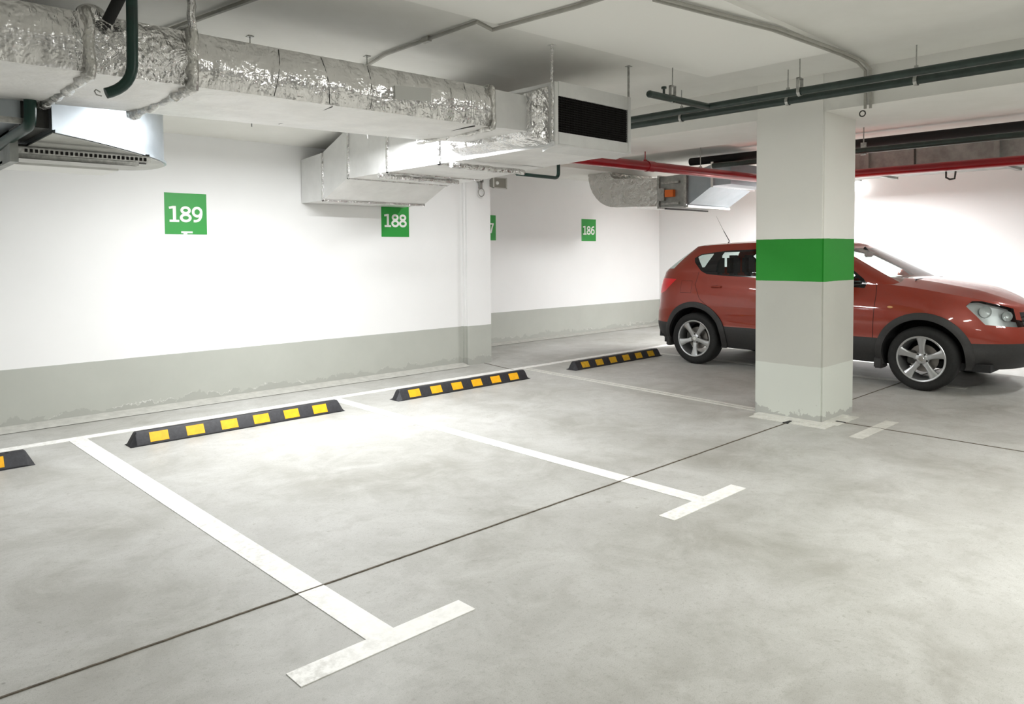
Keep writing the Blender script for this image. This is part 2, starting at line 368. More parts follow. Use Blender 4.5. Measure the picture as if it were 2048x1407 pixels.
# saw-cut joints
def jittered(p0, p1, n, a):
    p0, p1 = Vector(p0), Vector(p1); return [p0.lerp(p1, i/n)+Vector((random.uniform(-a, a), random.uniform(-a, a))) for i in range(n+1)]
def crack(segs, wd, label):
    bm = NB()
    for (p0, p1, n, a) in segs:
        P = jittered(p0, p1, n, a); d = (Vector(p1)-Vector(p0)).normalized(); nn = Vector((-d.y, d.x))*wd/2
        L_ = [bm.verts.new((q.x+nn.x, q.y+nn.y, 0.0042)) for q in P]; R_ = [bm.verts.new((q.x-nn.x, q.y-nn.y, 0.0042)) for q in P]
        L0 = [bm.verts.new((q.x+nn.x, q.y+nn.y, 0)) for q in P]; R0 = [bm.verts.new((q.x-nn.x, q.y-nn.y, 0)) for q in P]
        for i in range(n):
            bm.faces.new([R_[i], R_[i+1], L_[i+1], L_[i]]); bm.faces.new([L0[i], L_[i], L_[i+1], L0[i+1]]); bm.faces.new([R_[i], R0[i], R0[i+1], R_[i+1]])
    o = link('expansion_joint', bm, 'joint'); tag(o, label, 'floor joint'); return o
crack([((-3, 2.825), (5.98, 2.795), 260, 0.0014)], 0.008, 'long dark saw-cut joint crossing the bays to the pillar base')
crack([((6.62, 2.80), (12, 2.79), 120, 0.0014)], 0.007, 'dark joint passing under the red car front wheel')
crack([((6.135, 2.5), (6.07, -6), 160, 0.0016)], 0.008, 'thin joint running from the pillar past the small T mark')
crack([((6.26, 7.09), (6.13, 6.40), 20, 0.002)], 0.008, 'short crack at the foot of the wall pilaster')
b = NB(); prism(b, [(5.775, 2.775), (5.90, 2.788), (5.90, 2.806), (5.775, 2.82)], 0.0, 0.0065); tag(link('joint_filler', b, 'bolt_black'), 'dark filler strip on the pale skirt, left side of the pillar foot', 'joint filler')
b = NB(); box(b, 6.12, 6.145, 2.455, 2.57, 0, 0.0065); tag(link('joint_filler', b, 'bolt_black'), 'dark filler strip on the pale skirt, right side of the pillar foot', 'joint filler')

# ------------------------------------------------------------------ wheel stops
def make_stop(x0, ymat):
    LN, D, H = 1.80, 0.155, 0.10
    t = thing('wheel_stop', '', 'wheel stop', (x0, 5.83, 0), 'black rubber wheel stops with yellow reflectors')
    bm = NB()
    prof = [(0, 0.0), (0, 0.010), (0.045, 0.090), (0.058, H), (0.097, H), (0.11, 0.090), (D, 0.010), (D, 0)]
    rows = []
    for (x, s) in ((0, 0), (0.003, 0.12), (0.045, 0.93), (0.055, 1), (LN-0.055, 1), (LN-0.045, 0.93), (LN-0.003, 0.12), (LN, 0)):
        row = []
        for (y, z) in prof:
            zz = z*s if s else 0.0
            yy = y
            row.append(bm.verts.new((x, yy, zz)))
        rows.append(row)
    n = len(prof)
    for A, B in zip(rows, rows[1:]):
        for k in range(n): bm.faces.new([A[k], B[k], B[(k+1) % n], A[(k+1) % n]])
    bm.faces.new(rows[0]); bm.faces.new(rows[-1][::-1])
    bmesh.ops.recalc_face_normals(bm, faces=bm.faces)
    link('stop_body', bm, 'black_rubber', t, smooth=True, ang=25)
    sl = math.atan2(0.08, 0.045)
    for side in (0, 1):
        for k in range(6):
            bm = NB(); x = 0.14+0.27*k
            def pt(xx, s, off):
                y = 0.0+0.045*s; z = 0.010+0.080*s
                y -= math.sin(sl)*off; z += math.cos(sl)*off
                if side: y = D-y
                return (xx, y, z)
            s0, s1 = 0.12, 0.95
            P = [pt(x, s0, -0.002), pt(x+0.135, s0, -0.002), pt(x+0.135, s1, -0.002), pt(x, s1, -0.002), pt(x, s0, 0.002), pt(x+0.135, s0, 0.002), pt(x+0.135, s1, 0.002), pt(x, s1, 0.002)]
            hexa(bm, P); bmesh.ops.recalc_face_normals(bm, faces=bm.faces)
            link('reflector', bm, ymat, t)
    for x in (0.15, 0.62, 1.12, 1.65):
        bm = NB(); bmesh.ops.create_cone(bm, cap_ends=True, segments=16, radius1=0.013, radius2=0.013, depth=0.004); xf(bm, Matrix.Translation((x, D/2, H))); link('bolt', bm, 'bolt_black', t)
    return t
s_lab = ['black and yellow wheel stop cut off by the left picture edge', 'largest black and yellow wheel stop, in front of sign 189', 'middle black and yellow wheel stop, in front of the wall pilaster', 'farthest, dustier wheel stop beside the red car rear wheel']
first = make_stop(-0.735, 'yellow'); first['label'] = s_lab[0]
for x0, lb in ((1.665, s_lab[1]), (4.045, s_lab[2])):
    c_ = copy_tree(first); c_.location.x = x0; c_['label'] = lb
s4 = make_stop(6.61, 'yellow_dusty'); s4['label'] = s_lab[3]

# ------------------------------------------------------------------ numbered signs
def stroke0(bm, pts, wd, y0, y1, closed=False):
    P = [Vector(p) for p in pts]; n = len(P); Lf, Rt = [], []
    for i, p in enumerate(P):
        a = P[i-1] if (i > 0 or closed) else p; c_ = P[(i+1) % n] if (i < n-1 or closed) else p
        d = (c_-a).normalized(); nn = Vector((-d.y, d.x))*wd/2
        Lf.append(p+nn); Rt.append(p-nn)
    V = [[bm.verts.new((q.x, y, q.y)) for q in S] for y in (y0, y1) for S in (Lf, Rt)]
    for i in range(n if closed else n-1):
        j = (i+1) % n
        bm.faces.new([V[0][i], V[1][i], V[1][j], V[0][j]]); bm.faces.new([V[0][i], V[0][j], V[2][j], V[2][i]]); bm.faces.new([V[1][i], V[3][i], V[3][j], V[1][j]])
    if not closed:
        for i in (0, n-1): bm.faces.new([V[0][i], V[2][i], V[3][i], V[1][i]])
def ell(cx, cy, rx, ry, a0=0, a1=360, n=36):
    return [(cx+rx*math.cos(math.radians(a0+(a1-a0)*i/n)), cy+ry*math.sin(math.radians(a0+(a1-a0)*i/n))) for i in range(n+1)]
def digit(bm, ch, ox, oz, h, y0_, y1):
    cnt = [0]
    def stroke(b_, P_, w_, _a, _b, cl=False):
        cnt[0] += 1; t_ = NB(); stroke0(t_, P_, w_, y0_-0.0003*cnt[0], y1, cl); bmesh.ops.recalc_face_normals(t_, faces=t_.faces); me_ = bpy.data.meshes.new('t'); t_.to_mesh(me_); t_.free(); b_.from_mesh(me_); bpy.data.meshes.remove(me_)
    y0 = y0_
    T = lambda pts: [(ox+x*h, oz+z*h) for x, z in pts]; wd = 0.165*h
    if ch == '1':
        stroke(bm, T([(0.38, 0), (0.38, 1)]), 0.19*h, y0, y1); stroke(bm, T([(0.08, 0.075), (0.66, 0.075)]), 0.15*h, y0, y1); stroke(bm, T([(0.06, 0.87), (0.31, 0.925)]), 0.15*h, y0, y1)
    if ch == '8':
        stroke(bm, T(ell(0.34, 0.745, 0.235, 0.175)[:-1]), wd, y0, y1, True); stroke(bm, T(ell(0.34, 0.28, 0.275, 0.20)[:-1]), wd*1.02, y0, y1, True)
    if ch in '96':
        f = (lambda P: P) if ch == '9' else (lambda P: [(0.68-x, 1-z) for x, z in P])
        stroke(bm, T(f(ell(0.33, 0.66, 0.25, 0.26)[:-1])), wd, y0, y1, True)
        stroke(bm, T(f([(0.58, 0.66), (0.575, 0.5), (0.54, 0.34), (0.47, 0.2), (0.36, 0.115), (0.24, 0.085), (0.10, 0.09)])), wd, y0, y1)
    if ch == '7':
        stroke(bm, T([(0.02, 0.925), (0.64, 0.925)]), 0.15*h, y0, y1); stroke(bm, T([(0.56, 0.95), (0.40, 0.55), (0.24, 0.0)]), wd*1.05, y0, y1)
def sign(x0, y, num, label, sticker=False, sz=0.385):
    t = thing('number_sign', label, 'sign', (x0, y, 1.617), 'green bay number signs')
    bm = NB(); box(bm, 0, sz, -0.003, 0.002, 0, sz); link('panel', bm, 'green_sign', t)
    for k, ch in enumerate(num):
        bm = NB(); digit(bm, ch, 0.030+k*0.108, 0.113, 0.150, -0.0045, -0.002); o = link('digit', bm, 'white_sign', t)
    if sticker:
        bm = NB(); box(bm, 0.145, 0.25, -0.0042, -0.002, 0.010, 0.028); box(bm, 0.165, 0.20, -0.0042, -0.002, 0.001, 0.010); link('sticker', bm, 'white_sign', t)
sign(2.383, 7.15, '189', 'green square sign reading 189, left of the wall duct', True)
sign(4.755, 7.15, '188', 'green square sign reading 188, partly under the wall duct')
sign(7.29, 8.4, '187', 'green square sign, only its 7 showing past the pilaster')
sign(9.69, 8.4, '186', 'green square sign reading 186 on the recessed back wall')

# ------------------------------------------------------------------ main foil duct
def gridbox(bm, P, nx, ny, nz, amp, seed, bulge=0.0):
    """box from 8 corner points (bottom x0y0,x1y0,x1y1,x0y1, top same) with subdivided slightly wavy faces"""
    rnd = random.Random(seed); P = [Vector(p) for p in P]
    def tri(u, v_, w_):
        bt = (P[0]*(1-u)+P[1]*u)*(1-v_)+(P[3]*(1-u)+P[2]*u)*v_; tp = (P[4]*(1-u)+P[5]*u)*(1-v_)+(P[7]*(1-u)+P[6]*u)*v_
        return bt*(1-w_)+tp*w_
    cache = {}
    def V(i, j, k):
        if (i, j, k) not in cache:
            p = tri(i/nx, j/ny, k/nz); edge = sum((i in (0, nx), j in (0, ny), k in (0, nz)))
            a = amp*(0.4 if edge > 1 else 1.0)
            if bulge and j == 0: p = p+Vector((0, -bulge*math.sin(PI*k/nz), 0))
            if bulge and k == 0: p = p+Vector((0, 0, -bulge*0.5*math.sin(PI*j/ny)))
            cache[(i, j, k)] = bm.verts.new(p+Vector((rnd.uniform(-a, a), rnd.uniform(-a, a), rnd.uniform(-a, a))))
        return cache[(i, j, k)]
    for i in range(nx):
        for j in range(ny):
            bm.faces.new([V(i, j, 0), V(i, j+1, 0), V(i+1, j+1, 0), V(i+1, j, 0)]).material_index = 1
            bm.faces.new([V(i, j, nz), V(i+1, j, nz), V(i+1, j+1, nz), V(i, j+1, nz)])
    for i in range(nx):
        for k in range(nz):
            bm.faces.new([V(i, 0, k), V(i+1, 0, k), V(i+1, 0, k+1), V(i, 0, k+1)]); bm.faces.new([V(i, ny, k), V(i, ny, k+1), V(i+1, ny, k+1), V(i+1, ny, k)])
    for j in range(ny):
        for k in range(nz):
            bm.faces.new([V(0, j, k), V(0, j, k+1), V(0, j+1, k+1), V(0, j+1, k)]); bm.faces.new([V(nx, j, k), V(nx, j+1, k), V(nx, j+1, k+1), V(nx, j, k+1)])
def ring(bm, x, hw, y0, y1, z0, z1, t, th=0.03):   # wrapped flange bulge around a duct that runs along x
    C4 = [(y0-.02, z1+.006), (y0-.03, z0-.012), (y1+.03, z0-.012), (y1+.03, z1+.006), (y0-.02, z1+.006)]; P = []
    for a, c_ in zip(C4, C4[1:]):
        n = 7 if abs(a[0]-c_[0]) < 0.1 else 18
        for i in range(n): P.append((x+random.uniform(-.007, .007), a[0]+(c_[0]-a[0])*i/n, a[1]+(c_[1]-a[1])*i/n+random.uniform(-.004, .004)))
    P += [P[0], P[1]]; tube(bm, P, [hw*random.uniform(0.6, 1.15) for _ in P], 7)
dz = lambda x: 2.212+(x-0.55)*0.013
yn = 3.6; yf = lambda x: 4.49-(x-0.7)*0.055
duct = thing('ventilation_duct', 'long crumpled silver foil wrapped duct with a black grille end, hung under the ceiling', 'ventilation duct', (2, 4, 2.2))
duct.location = (0, 0, 0)
def seg(x0, x1, seed, nx, top=0.255, mat='foil'):
    bm = NB(); z0, z1 = dz(x0), dz(x1)
    P = [(x0, yn, z0), (x1, yn, z1), (x1, yf(x1), z1), (x0, yf(x0), z0), (x0, yn, z0+top), (x1, yn, z1+top), (x1, yf(x1), z1+top), (x0, yf(x0), z0+top)]
    gridbox(bm, P, nx, 8, 10, 0.002, seed, 0.034); link('duct_section', bm, [mat, 'foil_bottom'], duct, smooth=True, ang=60)
seg(-2.4, 0.90, 1, 40, mat='foil'); seg(0.90, 1.335, 2, 10, mat='foil_crumple'); seg(1.335, 3.25, 3, 28)
for x, hw in ((0.90, 0.028), (1.335, 0.031)):
    bm = NB(); ring(bm, x, hw, yn, yf(x)+0.02, dz(x), dz(x)+0.255, 0); link('flange', bm, 'foil_wrap', duct, smooth=True, ang=80)
# neck and grille box
bm = NB(); z0 = dz(3.25)
gridbox(bm, [(3.25, yn, z0), (3.66, 3.66, 2.27), (3.70, 4.32, 2.27), (3.25, 4.35, z0), (3.25, yn, z0+0.25), (3.66, 3.66, 2.51), (3.70, 4.32, 2.51), (3.25, 4.35, z0+0.25)], 5, 6, 5, 0.006, 5); link('duct_neck', bm, ['foil_smooth', 'foil_bottom'], duct, smooth=True, ang=60)
bm = NB(); ring(bm, 3.25, 0.022, yn, 4.35, z0, z0+0.25, 0, 0.022); link('flange', bm, 'foil_wrap', duct, smooth=True, ang=80)
BX0, BX1, BY, BZ0, BZ1 = 3.76, 4.625, 3.5, 2.165, 2.605
bm = NB()
gridbox(bm, [(3.64, 3.6, 2.23), (3.78, 3.55, 2.175), (3.78, 4.5, 2.175), (3.64, 4.5, 2.23), (3.64, 3.6, 2.53), (3.78, 3.55, 2.59), (3.78, 4.5, 2.59), (3.64, 4.5, 2.53)], 3, 6, 5, 0.008, 6); link('duct_collar', bm, ['foil_crumple', 'foil_crumple'], duct, smooth=True, ang=60)
bm = NB()
gridbox(bm, [(BX0, BY+0.03, BZ0), (BX1, BY+0.03, BZ0+0.02), (BX1+0.02, 4.45, BZ0), (BX0, 4.45, BZ0-0.01), (BX0, BY+0.03, BZ1), (BX1, BY+0.03, BZ1+0.01), (BX1+0.02, 4.45, BZ1), (BX0, 4.45, BZ1)], 8, 10, 6, 0.004, 7)
link('grille_box', bm, ['foil_smooth', 'foil_bottom'], duct, smooth=True, ang=60)
gx0, gx1, gz0, gz1 = 3.80, 4.585, 2.262, 2.512
bm = NB()
for (a0, a1, c0, c1) in ((BX0, gx0, BZ0, BZ1), (gx1, BX1, BZ0+0.02, BZ1+0.01), (gx0, gx1, gz1, BZ1+0.008), (gx0, gx1, BZ0+0.012, gz0)): box(bm, a0, a1, BY, BY+0.04, c0, c1, bev=0.004)
link('grille_frame', bm, 'foil_smooth', duct)
bm = NB(); box(bm, gx0, gx1, BY+0.031, BY+0.034, gz0, gz1)
gr_ = link('grille', bm, 'grille_black', duct)
bm = NB()
for i in range(1, 46): x = gx0+(gx1-gx0)*i/46; box(bm, x-0.0015, x+0.0015, BY+0.006, BY+0.024, gz0, gz1)
for i in range(1, 15): z = gz0+(gz1-gz0)*i/15; box(bm, gx0, gx1, BY+0.008, BY+0.026, z-0.0015, z+0.0015)
link('grille_mesh', bm, 'grille_black', gr_)
bm = NB(); hexa(bm, [(BX0, BY-0.002, BZ0), (BX1, BY-0.002, BZ0+0.02), (BX1-0.01, BY+0.14, BZ0-0.015), (BX0+0.02, BY+0.14, BZ0-0.03), (BX0, BY, BZ0+0.01), (BX1, BY, BZ0+0.03), (BX1, BY+0.14, BZ0+0.03), (BX0+0.02, BY+0.14, BZ0+0.02)])
link('bottom_lip', bm, 'foil_smooth', duct)
bm = NB(); hexa(bm, [(2.47, yn-0.046, 2.315), (2.73, yn-0.046, 2.335), (2.73, yn-0.01, 2.335), (2.47, yn-0.01, 2.315), (2.47, yn-0.046, 2.39), (2.73, yn-0.046, 2.41), (2.73, yn-0.01, 2.41), (2.47, yn-0.01, 2.39)])
bmesh.ops.recalc_face_normals(bm, faces=bm.faces); o = link('label_plate', bm, 'paper', duct); o['label'] = 'blank pale grey plate'
# dark seams of tape on near face and underside
for x, tilt in ((2.02, 0.05), (1.78, -0.03), (2.31, 0.02), (3.02, 0.0)):
    bm = NB(); z0 = dz(x); tube(bm, [(x+tilt*q_, yn-0.0325*math.sin(PI*q_), z0+0.252-0.25*q_) for q_ in (0.02, 0.15, 0.3, 0.5, 0.7, 0.85, 0.98)], 0.003, 5); link('seam', bm, 'dark_metal', duct)
for P_, r_ in (([(3.13, yn+0.02, dz(3.1)-0.003), (3.10, 3.8, dz(3.1)-0.009), (3.08, 4.05, dz(3.1)-0.011)], 0.006), ([(2.1, yn+0.02, dz(2.1)-0.003), (2.11, 3.9, dz(2.1)-0.010), (2.12, 4.3, dz(2.1)-0.006)], 0.003)):
    bm = NB(); tube(bm, P_, r_, 5); link('seam', bm, 'dark_metal', duct)
# hanging rods of the duct
def rod(x, y, z0, z1, r, mat, label, wrap=False):
    bm = NB()
    if wrap:
        P = []; n = 9
        for i in range(n+1): P.append((x+random.uniform(-.004, .004), y, z0+(z1-z0)*i/n))
        tube(bm, P, [r*(0.8+0.5*random.random()) for _ in P], 10)
    else: tube(bm, [(x, y, z0), (x, y, z1)], r, 8)
    box(bm, x-0.02, x+0.02, y-0.02, y+0.02, z1-0.004, z1)
    return bm
for (x, y, z0, z1, r, mat, lb, wr) in (
    (3.755, 3.52, 2.19, SL, 0.011, 'foil_crumple', 'foil wrapped rod at the left corner of the grille box', True),
    (4.62, 3.52, 2.55, SL, 0.009, 'steel', 'thin threaded rod at the right corner of the grille box', False),
    (1.335, 3.575, 2.46, SL, 0.016, 'foil_crumple', 'thick foil wrapped rod at the duct flange by the dark drain pipe', True),
    (2.10, 4.64, 2.25, 2.829, 0.004, 'steel', 'thin rod behind the duct, left of the wall branch', False),
    (2.935, 4.57, 2.25, 2.838, 0.005, 'steel', 'short rod at the duct where the ceiling conduit ends', False)):
    tag(link('hanger_rod', rod(x, y, z0, z1, r, mat, lb, wr), mat, smooth=wr), lb, 'hanger rod', 'rods holding the foil duct')

# ------------------------------------------------------------------ wall branch duct
br = thing('branch_duct', 'pale foil covered duct dropping from the grille box to the wall above sign 188', 'ventilation duct', (0, 0, 0))
def sec(name, prof, x0, x1, x2, mats, seed=1):   # prof (y, zb, zt, xr) list along y
    bm = NB(); rows = []
    for (y, zb, zt_, xr) in prof:
        rows.append([bm.verts.new(p) for p in ((x0, y, zb), (x0, y, zt_), (xr, y, zt_), (xr, y, zb))])
    for A, B in zip(rows, rows[1:]):
        for k in range(4):
            f = bm.faces.new([A[k], A[(k+1) % 4], B[(k+1) % 4], B[k]]); f.material_index = 1 if k == 3 else 0
    bm.faces.new(rows[0]); bm.faces.new(rows[-1][::-1]); bmesh.ops.recalc_face_normals(bm, faces=bm.faces)
    return link(name, bm, mats, br)
sec('wall_section', [(7.14, 1.96, 2.41, 5.05), (6.70, 1.965, 2.44, 5.02)], 3.76, 0, 0, ['foil_smooth', 'foil_bottom'])
sec('sloped_section', [(6.70, 1.965, 2.44, 5.02), (6.23, 2.148, 2.62, 4.98)], 3.765, 0, 0, ['foil_smooth', 'foil_bottom'])
sec('long_section', [(6.23, 2.148, 2.62, 4.98), (5.4, 2.153, 2.58, 4.85), (4.46, 2.16, 2.585, 4.64)], 3.765, 0, 0, ['foil_smooth', 'foil_bottom'])
def yring(bm, y, hw, x0, x1, z0, z1, th):
    for (a0, a1, c0, c1) in ((x0-th, x0+0.005, z0-th, z1+th), (x1-0.005, x1+th, z0-th, z1+th), (x0-th, x1+th, z0-th, z0+0.005), (x0-th, x1+th, z1-0.005, z1+th)):
        box(bm, a0, a1, y-hw, y+hw, c0, c1, bev=0.006)
for y, x1, z0, z1 in ((6.70, 5.02, 1.965, 2.44), (6.21, 4.97, 2.15, 2.61), (5.55, 4.87, 2.153, 2.575), (4.80, 4.72, 2.157, 2.58)):
    bm = NB(); yring(bm, y, 0.018, 3.765, x1, z0, z1, 0.012); link('flange', bm, 'foil_crumple', br, smooth=True)
for (x0, x1, y, z, lb) in ((3.70, 4.62, 5.60, 2.118, 'foil wrapped cross bar under the wall duct, nearer the wall'), (3.66, 4.46, 4.52, 2.112, 'foil wrapped cross bar under the wall duct, nearer the grille box')):
    bm = NB(); n = 14
    P = [(x0+(x1-x0)*i/n, y+random.uniform(-.004, .004), z+random.uniform(-.004, .004)) for i in range(n+1)]
    tube(bm, P, 0.024, 8); tag(link('support_bar', bm, 'foil_crumple', smooth=True), lb, 'support bar', 'bars carrying the wall duct')

# ------------------------------------------------------------------ galvanised fan unit at left
fan = thing('fan_housing', 'rounded shiny galvanised fan housing under the foil duct at the far left', 'fan unit', (0, 0, 0))
out = [(-0.9, 4.42), (0.80, 4.42), (0.90, 4.42), (1.215, 4.67), (1.49, 4.98), (1.62, 5.14), (1.72, 5.28), (1.80, 5.42), (1.845, 5.55), (1.86, 5.68), (1.84, 5.80), (1.78, 5.92), (1.68, 6.0), (1.5, 6.05), (-0.9, 6.05)]
out2 = [(0.93, 4.44)]
import itertools
def smooth_out(P, it=2):
    for _ in range(it):
        Q = []
        for a, c_ in zip(P, P[1:]): Q += [(a[0]*.75+c_[0]*.25, a[1]*.75+c_[1]*.25), (a[0]*.25+c_[0]*.75, a[1]*.25+c_[1]*.75)]
        P = [P[0]]+Q+[P[-1]]
    return P
curve = smooth_out([(0.93, 4.43), (1.215, 4.67), (1.50, 4.98), (1.74, 5.27), (1.87, 5.55), (1.86, 5.85), (1.70, 6.02), (1.40, 6.06)])
bm = NB(); prism(bm, curve+[(0.93, 6.06)], 2.072, 2.42); link('round_housing', bm, 'galv', fan, smooth=True, ang=30)
bm = NB(); prism(bm, [(x*1.0+dx, y+dy) for (x, y), dx, dy in zip(curve+[(0.93, 6.06)], [0.012]*len(curve)+[0], [-0.008]*len(curve)+[0])], 2.062, 2.078); link('rim', bm, 'galv', fan)
bm = NB(); prism(bm, curve+[(0.93, 6.05)], 2.056, 2.061); link('bottom_plate', bm, 'plate_grey', fan)
bm = NB(); box(bm, -0.9, 0.80, 4.47, 6.0, 2.105, 2.44); link('box_section', bm, 'galv', fan)
bm = NB(); box(bm, -0.9, 0.81, 4.455, 4.475, 2.095, 2.125); link('edge_strip', bm, 'steel', fan)
bm = NB(); box(bm, 0.4, 0.72, 4.464, 4.471, 2.28, 2.38); link('label_plate', bm, 'paper', fan)
bm = NB(); box(bm, 0.80, 0.93, 4.50, 6.0, 2.09, 2.42); link('joint_collar', bm, 'dark_metal', fan)
bm = NB()
for y in (4.80, 5.02):
    box(bm, 0.84, 1.52, y-0.02, y-0.016, 1.985, 2.02); box(bm, 0.84, 1.52, y+0.016, y+0.02, 1.985, 2.02); box(bm, 0.84, 1.52, y-0.02, y+0.02, 2.018, 2.022)
sf = thing('slotted_rack', 'slotted steel rails and pale tray hung below the galvanised fan housing', 'support frame', (0, 0, 0))
link('slotted_rail', bm, 'steel', sf)
bm = NB()
for i in range(26): x = 0.87+0.0245*i; box(bm, x, x+0.012, 4.772, 4.781, 1.992, 2.010)
link('slot_row', bm, 'grille_black', sf)
bm = NB(); box(bm, 0.80, 1.40, 5.0, 5.36, 1.945, 1.958); link('tray', bm, 'white_plastic', sf)
bm = NB(); box(bm, 0.80, 0.84, 4.78, 5.36, 1.935, 2.11); link('end_plate', bm, 'duct_grey', sf)
bm = NB(); box(bm, 0.85, 1.6, 5.05, 5.08, 2.03, 2.068); box(bm, 0.85, 1.62, 5.18, 5.2, 2.02, 2.066); link('crossbar', bm, 'dark_metal', sf)
bm = NB(); P = [(0.83, 4.40, 2.60), *bend((0.83, 4.40, 2.60), (0.83, 4.40, 2.085), (0.79, 5.0, 2.05), 0.07), (0.79, 5.05, 2.045)]
bm2 = bm; tube(bm, P, 0.028, 14); tag(link('drain_pipe', bm, 'drain_green', smooth=True), 'dark green pipe dropping beside the fan housing box', 'pipe')
# dark drain pipe hooks over the duct
bm = NB(); P = [(1.02, 3.38, SL), (1.015, 3.38, 2.4), *bend((1.015, 3.38, 2.4), (1.01, 3.38, 2.14), (0.90, 3.42, 2.09), 0.09), (0.915, 3.41, 2.098)]
tube(bm, P, 0.0225, 16); hk = link('drain_pipe', bm, 'drain_green', smooth=True); tag(hk, 'dark green drain pipe with a bent open end hanging in front of the foil duct', 'pipe')
bm = NB(); tube(bm, [(0.895, 3.415, 2.10), (0.878, 3.41, 2.108), (0.872, 3.41, 2.10), (0.88, 3.415, 2.088), (0.90, 3.415, 2.085)], 0.003, 6); link('wire_clip', bm, 'steel', hk)
bm = NB(); tube(bm, [(1.12, 3.30, SL), (0.97, 3.56, 2.44)], 0.024, 14); tag(link('drain_pipe', bm, 'black_foam', smooth=True), 'black insulated pipe slanting from the ceiling into the duct flange', 'pipe')
bm = NB(); bmesh.ops.create_uvsphere(bm, u_segments=16, v_segments=10, radius=0.06); xf(bm, Matrix.Translation((0.92, 3.62, 2.475))@Matrix.Diagonal((1.0, 0.9, 0.7, 1))); link('foil_patch', bm, 'foil_crumple', duct, smooth=True)
bm = NB(); tube(bm, [(0.15, 4.0, 2.62), (0.62, 4.1, 2.60), (0.68, 4.25, SL)], 0.05, 14); tag(link('insulated_pipe', bm, 'black_foam', smooth=True), 'thick black insulated pipe above the duct in the top left corner', 'pipe')

# small green pipe near pilaster
bm = NB(); P = [(6.10, 6.3, 2.36), *bend((6.10, 6.3, 2.36), (6.83, 6.3, 2.355), (6.83, 6.3, 2.60), 0.07), (6.83, 6.3, 2.62)]
tube(bm, P, 0.022, 14); tag(link('drain_pipe', bm, 'drain_green', smooth=True), 'small green elbow pipe hanging beyond the grille box, above the back wall', 'pipe')
# horn speaker and bracket on pilaster
hs = thing('horn_speaker', 'small grey square horn speaker on the wall pilaster', 'speaker', (6.345, 7.02, 2.25))
bm = NB(); hexa(bm, [(0.0, -0.03, 0.0), (0.235, -0.03, 0.0), (0.20, 0.07, 0.03), (0.03, 0.07, 0.03), (0, -0.03, 0.145), (0.235, -0.03, 0.145), (0.20, 0.07, 0.115), (0.03, 0.07, 0.115)]); link('horn', bm, 'speaker_grey', hs)
bm = NB(); 
for (a, b_, c_, d) in ((0, 0.235, 0, 0.012), (0, 0.235, 0.133, 0.145), (0, 0.012, 0, 0.145), (0.223, 0.235, 0, 0.145)): box(bm, a, b_, -0.045, -0.03, c_, d)
link('rim', bm, 'speaker_front', hs)
bm = NB(); bmesh.ops.create_uvsphere(bm, u_segments=12, v_segments=8, radius=0.024); xf(bm, Matrix.Translation((0.07, -0.035, 0.07))); link('driver', bm, 'white_plastic', hs, smooth=True)
mb = thing('pipe_clamp', 'steel clamp with a hanging ring beside the horn speaker', 'clamp', (6.17, 7.05, 2.19))
bm = NB(); box(bm, -0.02, 0.06, -0.01, 0.04, 0.13, 0.235); box(bm, 0.0, 0.04, -0.01, 0.02, 0.05, 0.14); link('bracket', bm, 'steel', mb)
bm = NB(); tube(bm, [(0.02+0.05*math.cos(t), -0.01, 0.0+0.05*math.sin(t)) for t in [2*PI*k/20 for k in range(21)]], 0.006, 8, cap=False); link('ring', bm, 'steel', mb, smooth=True)

# ------------------------------------------------------------------ pipes along the beam
def pipe(name, pts, r, mat, label, cat='pipe', group=None):
    bm = NB(); tube(bm, pts, r, 18); o = link(name, bm, mat, smooth=True); tag(o, label, cat, group); return o
pa = pipe('green_pipe', [(5.33, -8, 2.597), (5.33, 4.6, 2.60)], 0.027, 'green_pipe', 'dark green pipe nearer the camera of the ceiling pair, carrying the side stub', group='pair of green ceiling pipes')
bm = NB(); tube(bm, [(4.52, 3.25, 2.585), (5.33, 3.25, 2.598)], 0.026, 16); link('side_stub', bm, 'green_pipe', pa, smooth=True)
bm = NB(); bmesh.ops.create_uvsphere(bm, u_segments=14, v_segments=8, radius=0.027); xf(bm, Matrix.Translation((4.52, 3.25, 2.585))); link('end_cap', bm, 'green_pipe', pa, smooth=True)
bm = NB(); tube(bm, [(4.70, 3.25, 2.60), (4.70, 3.25, 2.65)], 0.009, 10); tube(bm, [(4.70, 3.25, 2.65), (4.70, 3.25, 2.665)], 0.02, 10); link('sprinkler_head', bm, 'green_pipe', pa)
pb = pipe('green_pipe', [(5.65, -8, 2.608), (5.65, 4.9, 2.612)], 0.030, 'green_pipe', 'dark green pipe farther back of the ceiling pair, just below the beam edge', group='pair of green ceiling pipes')
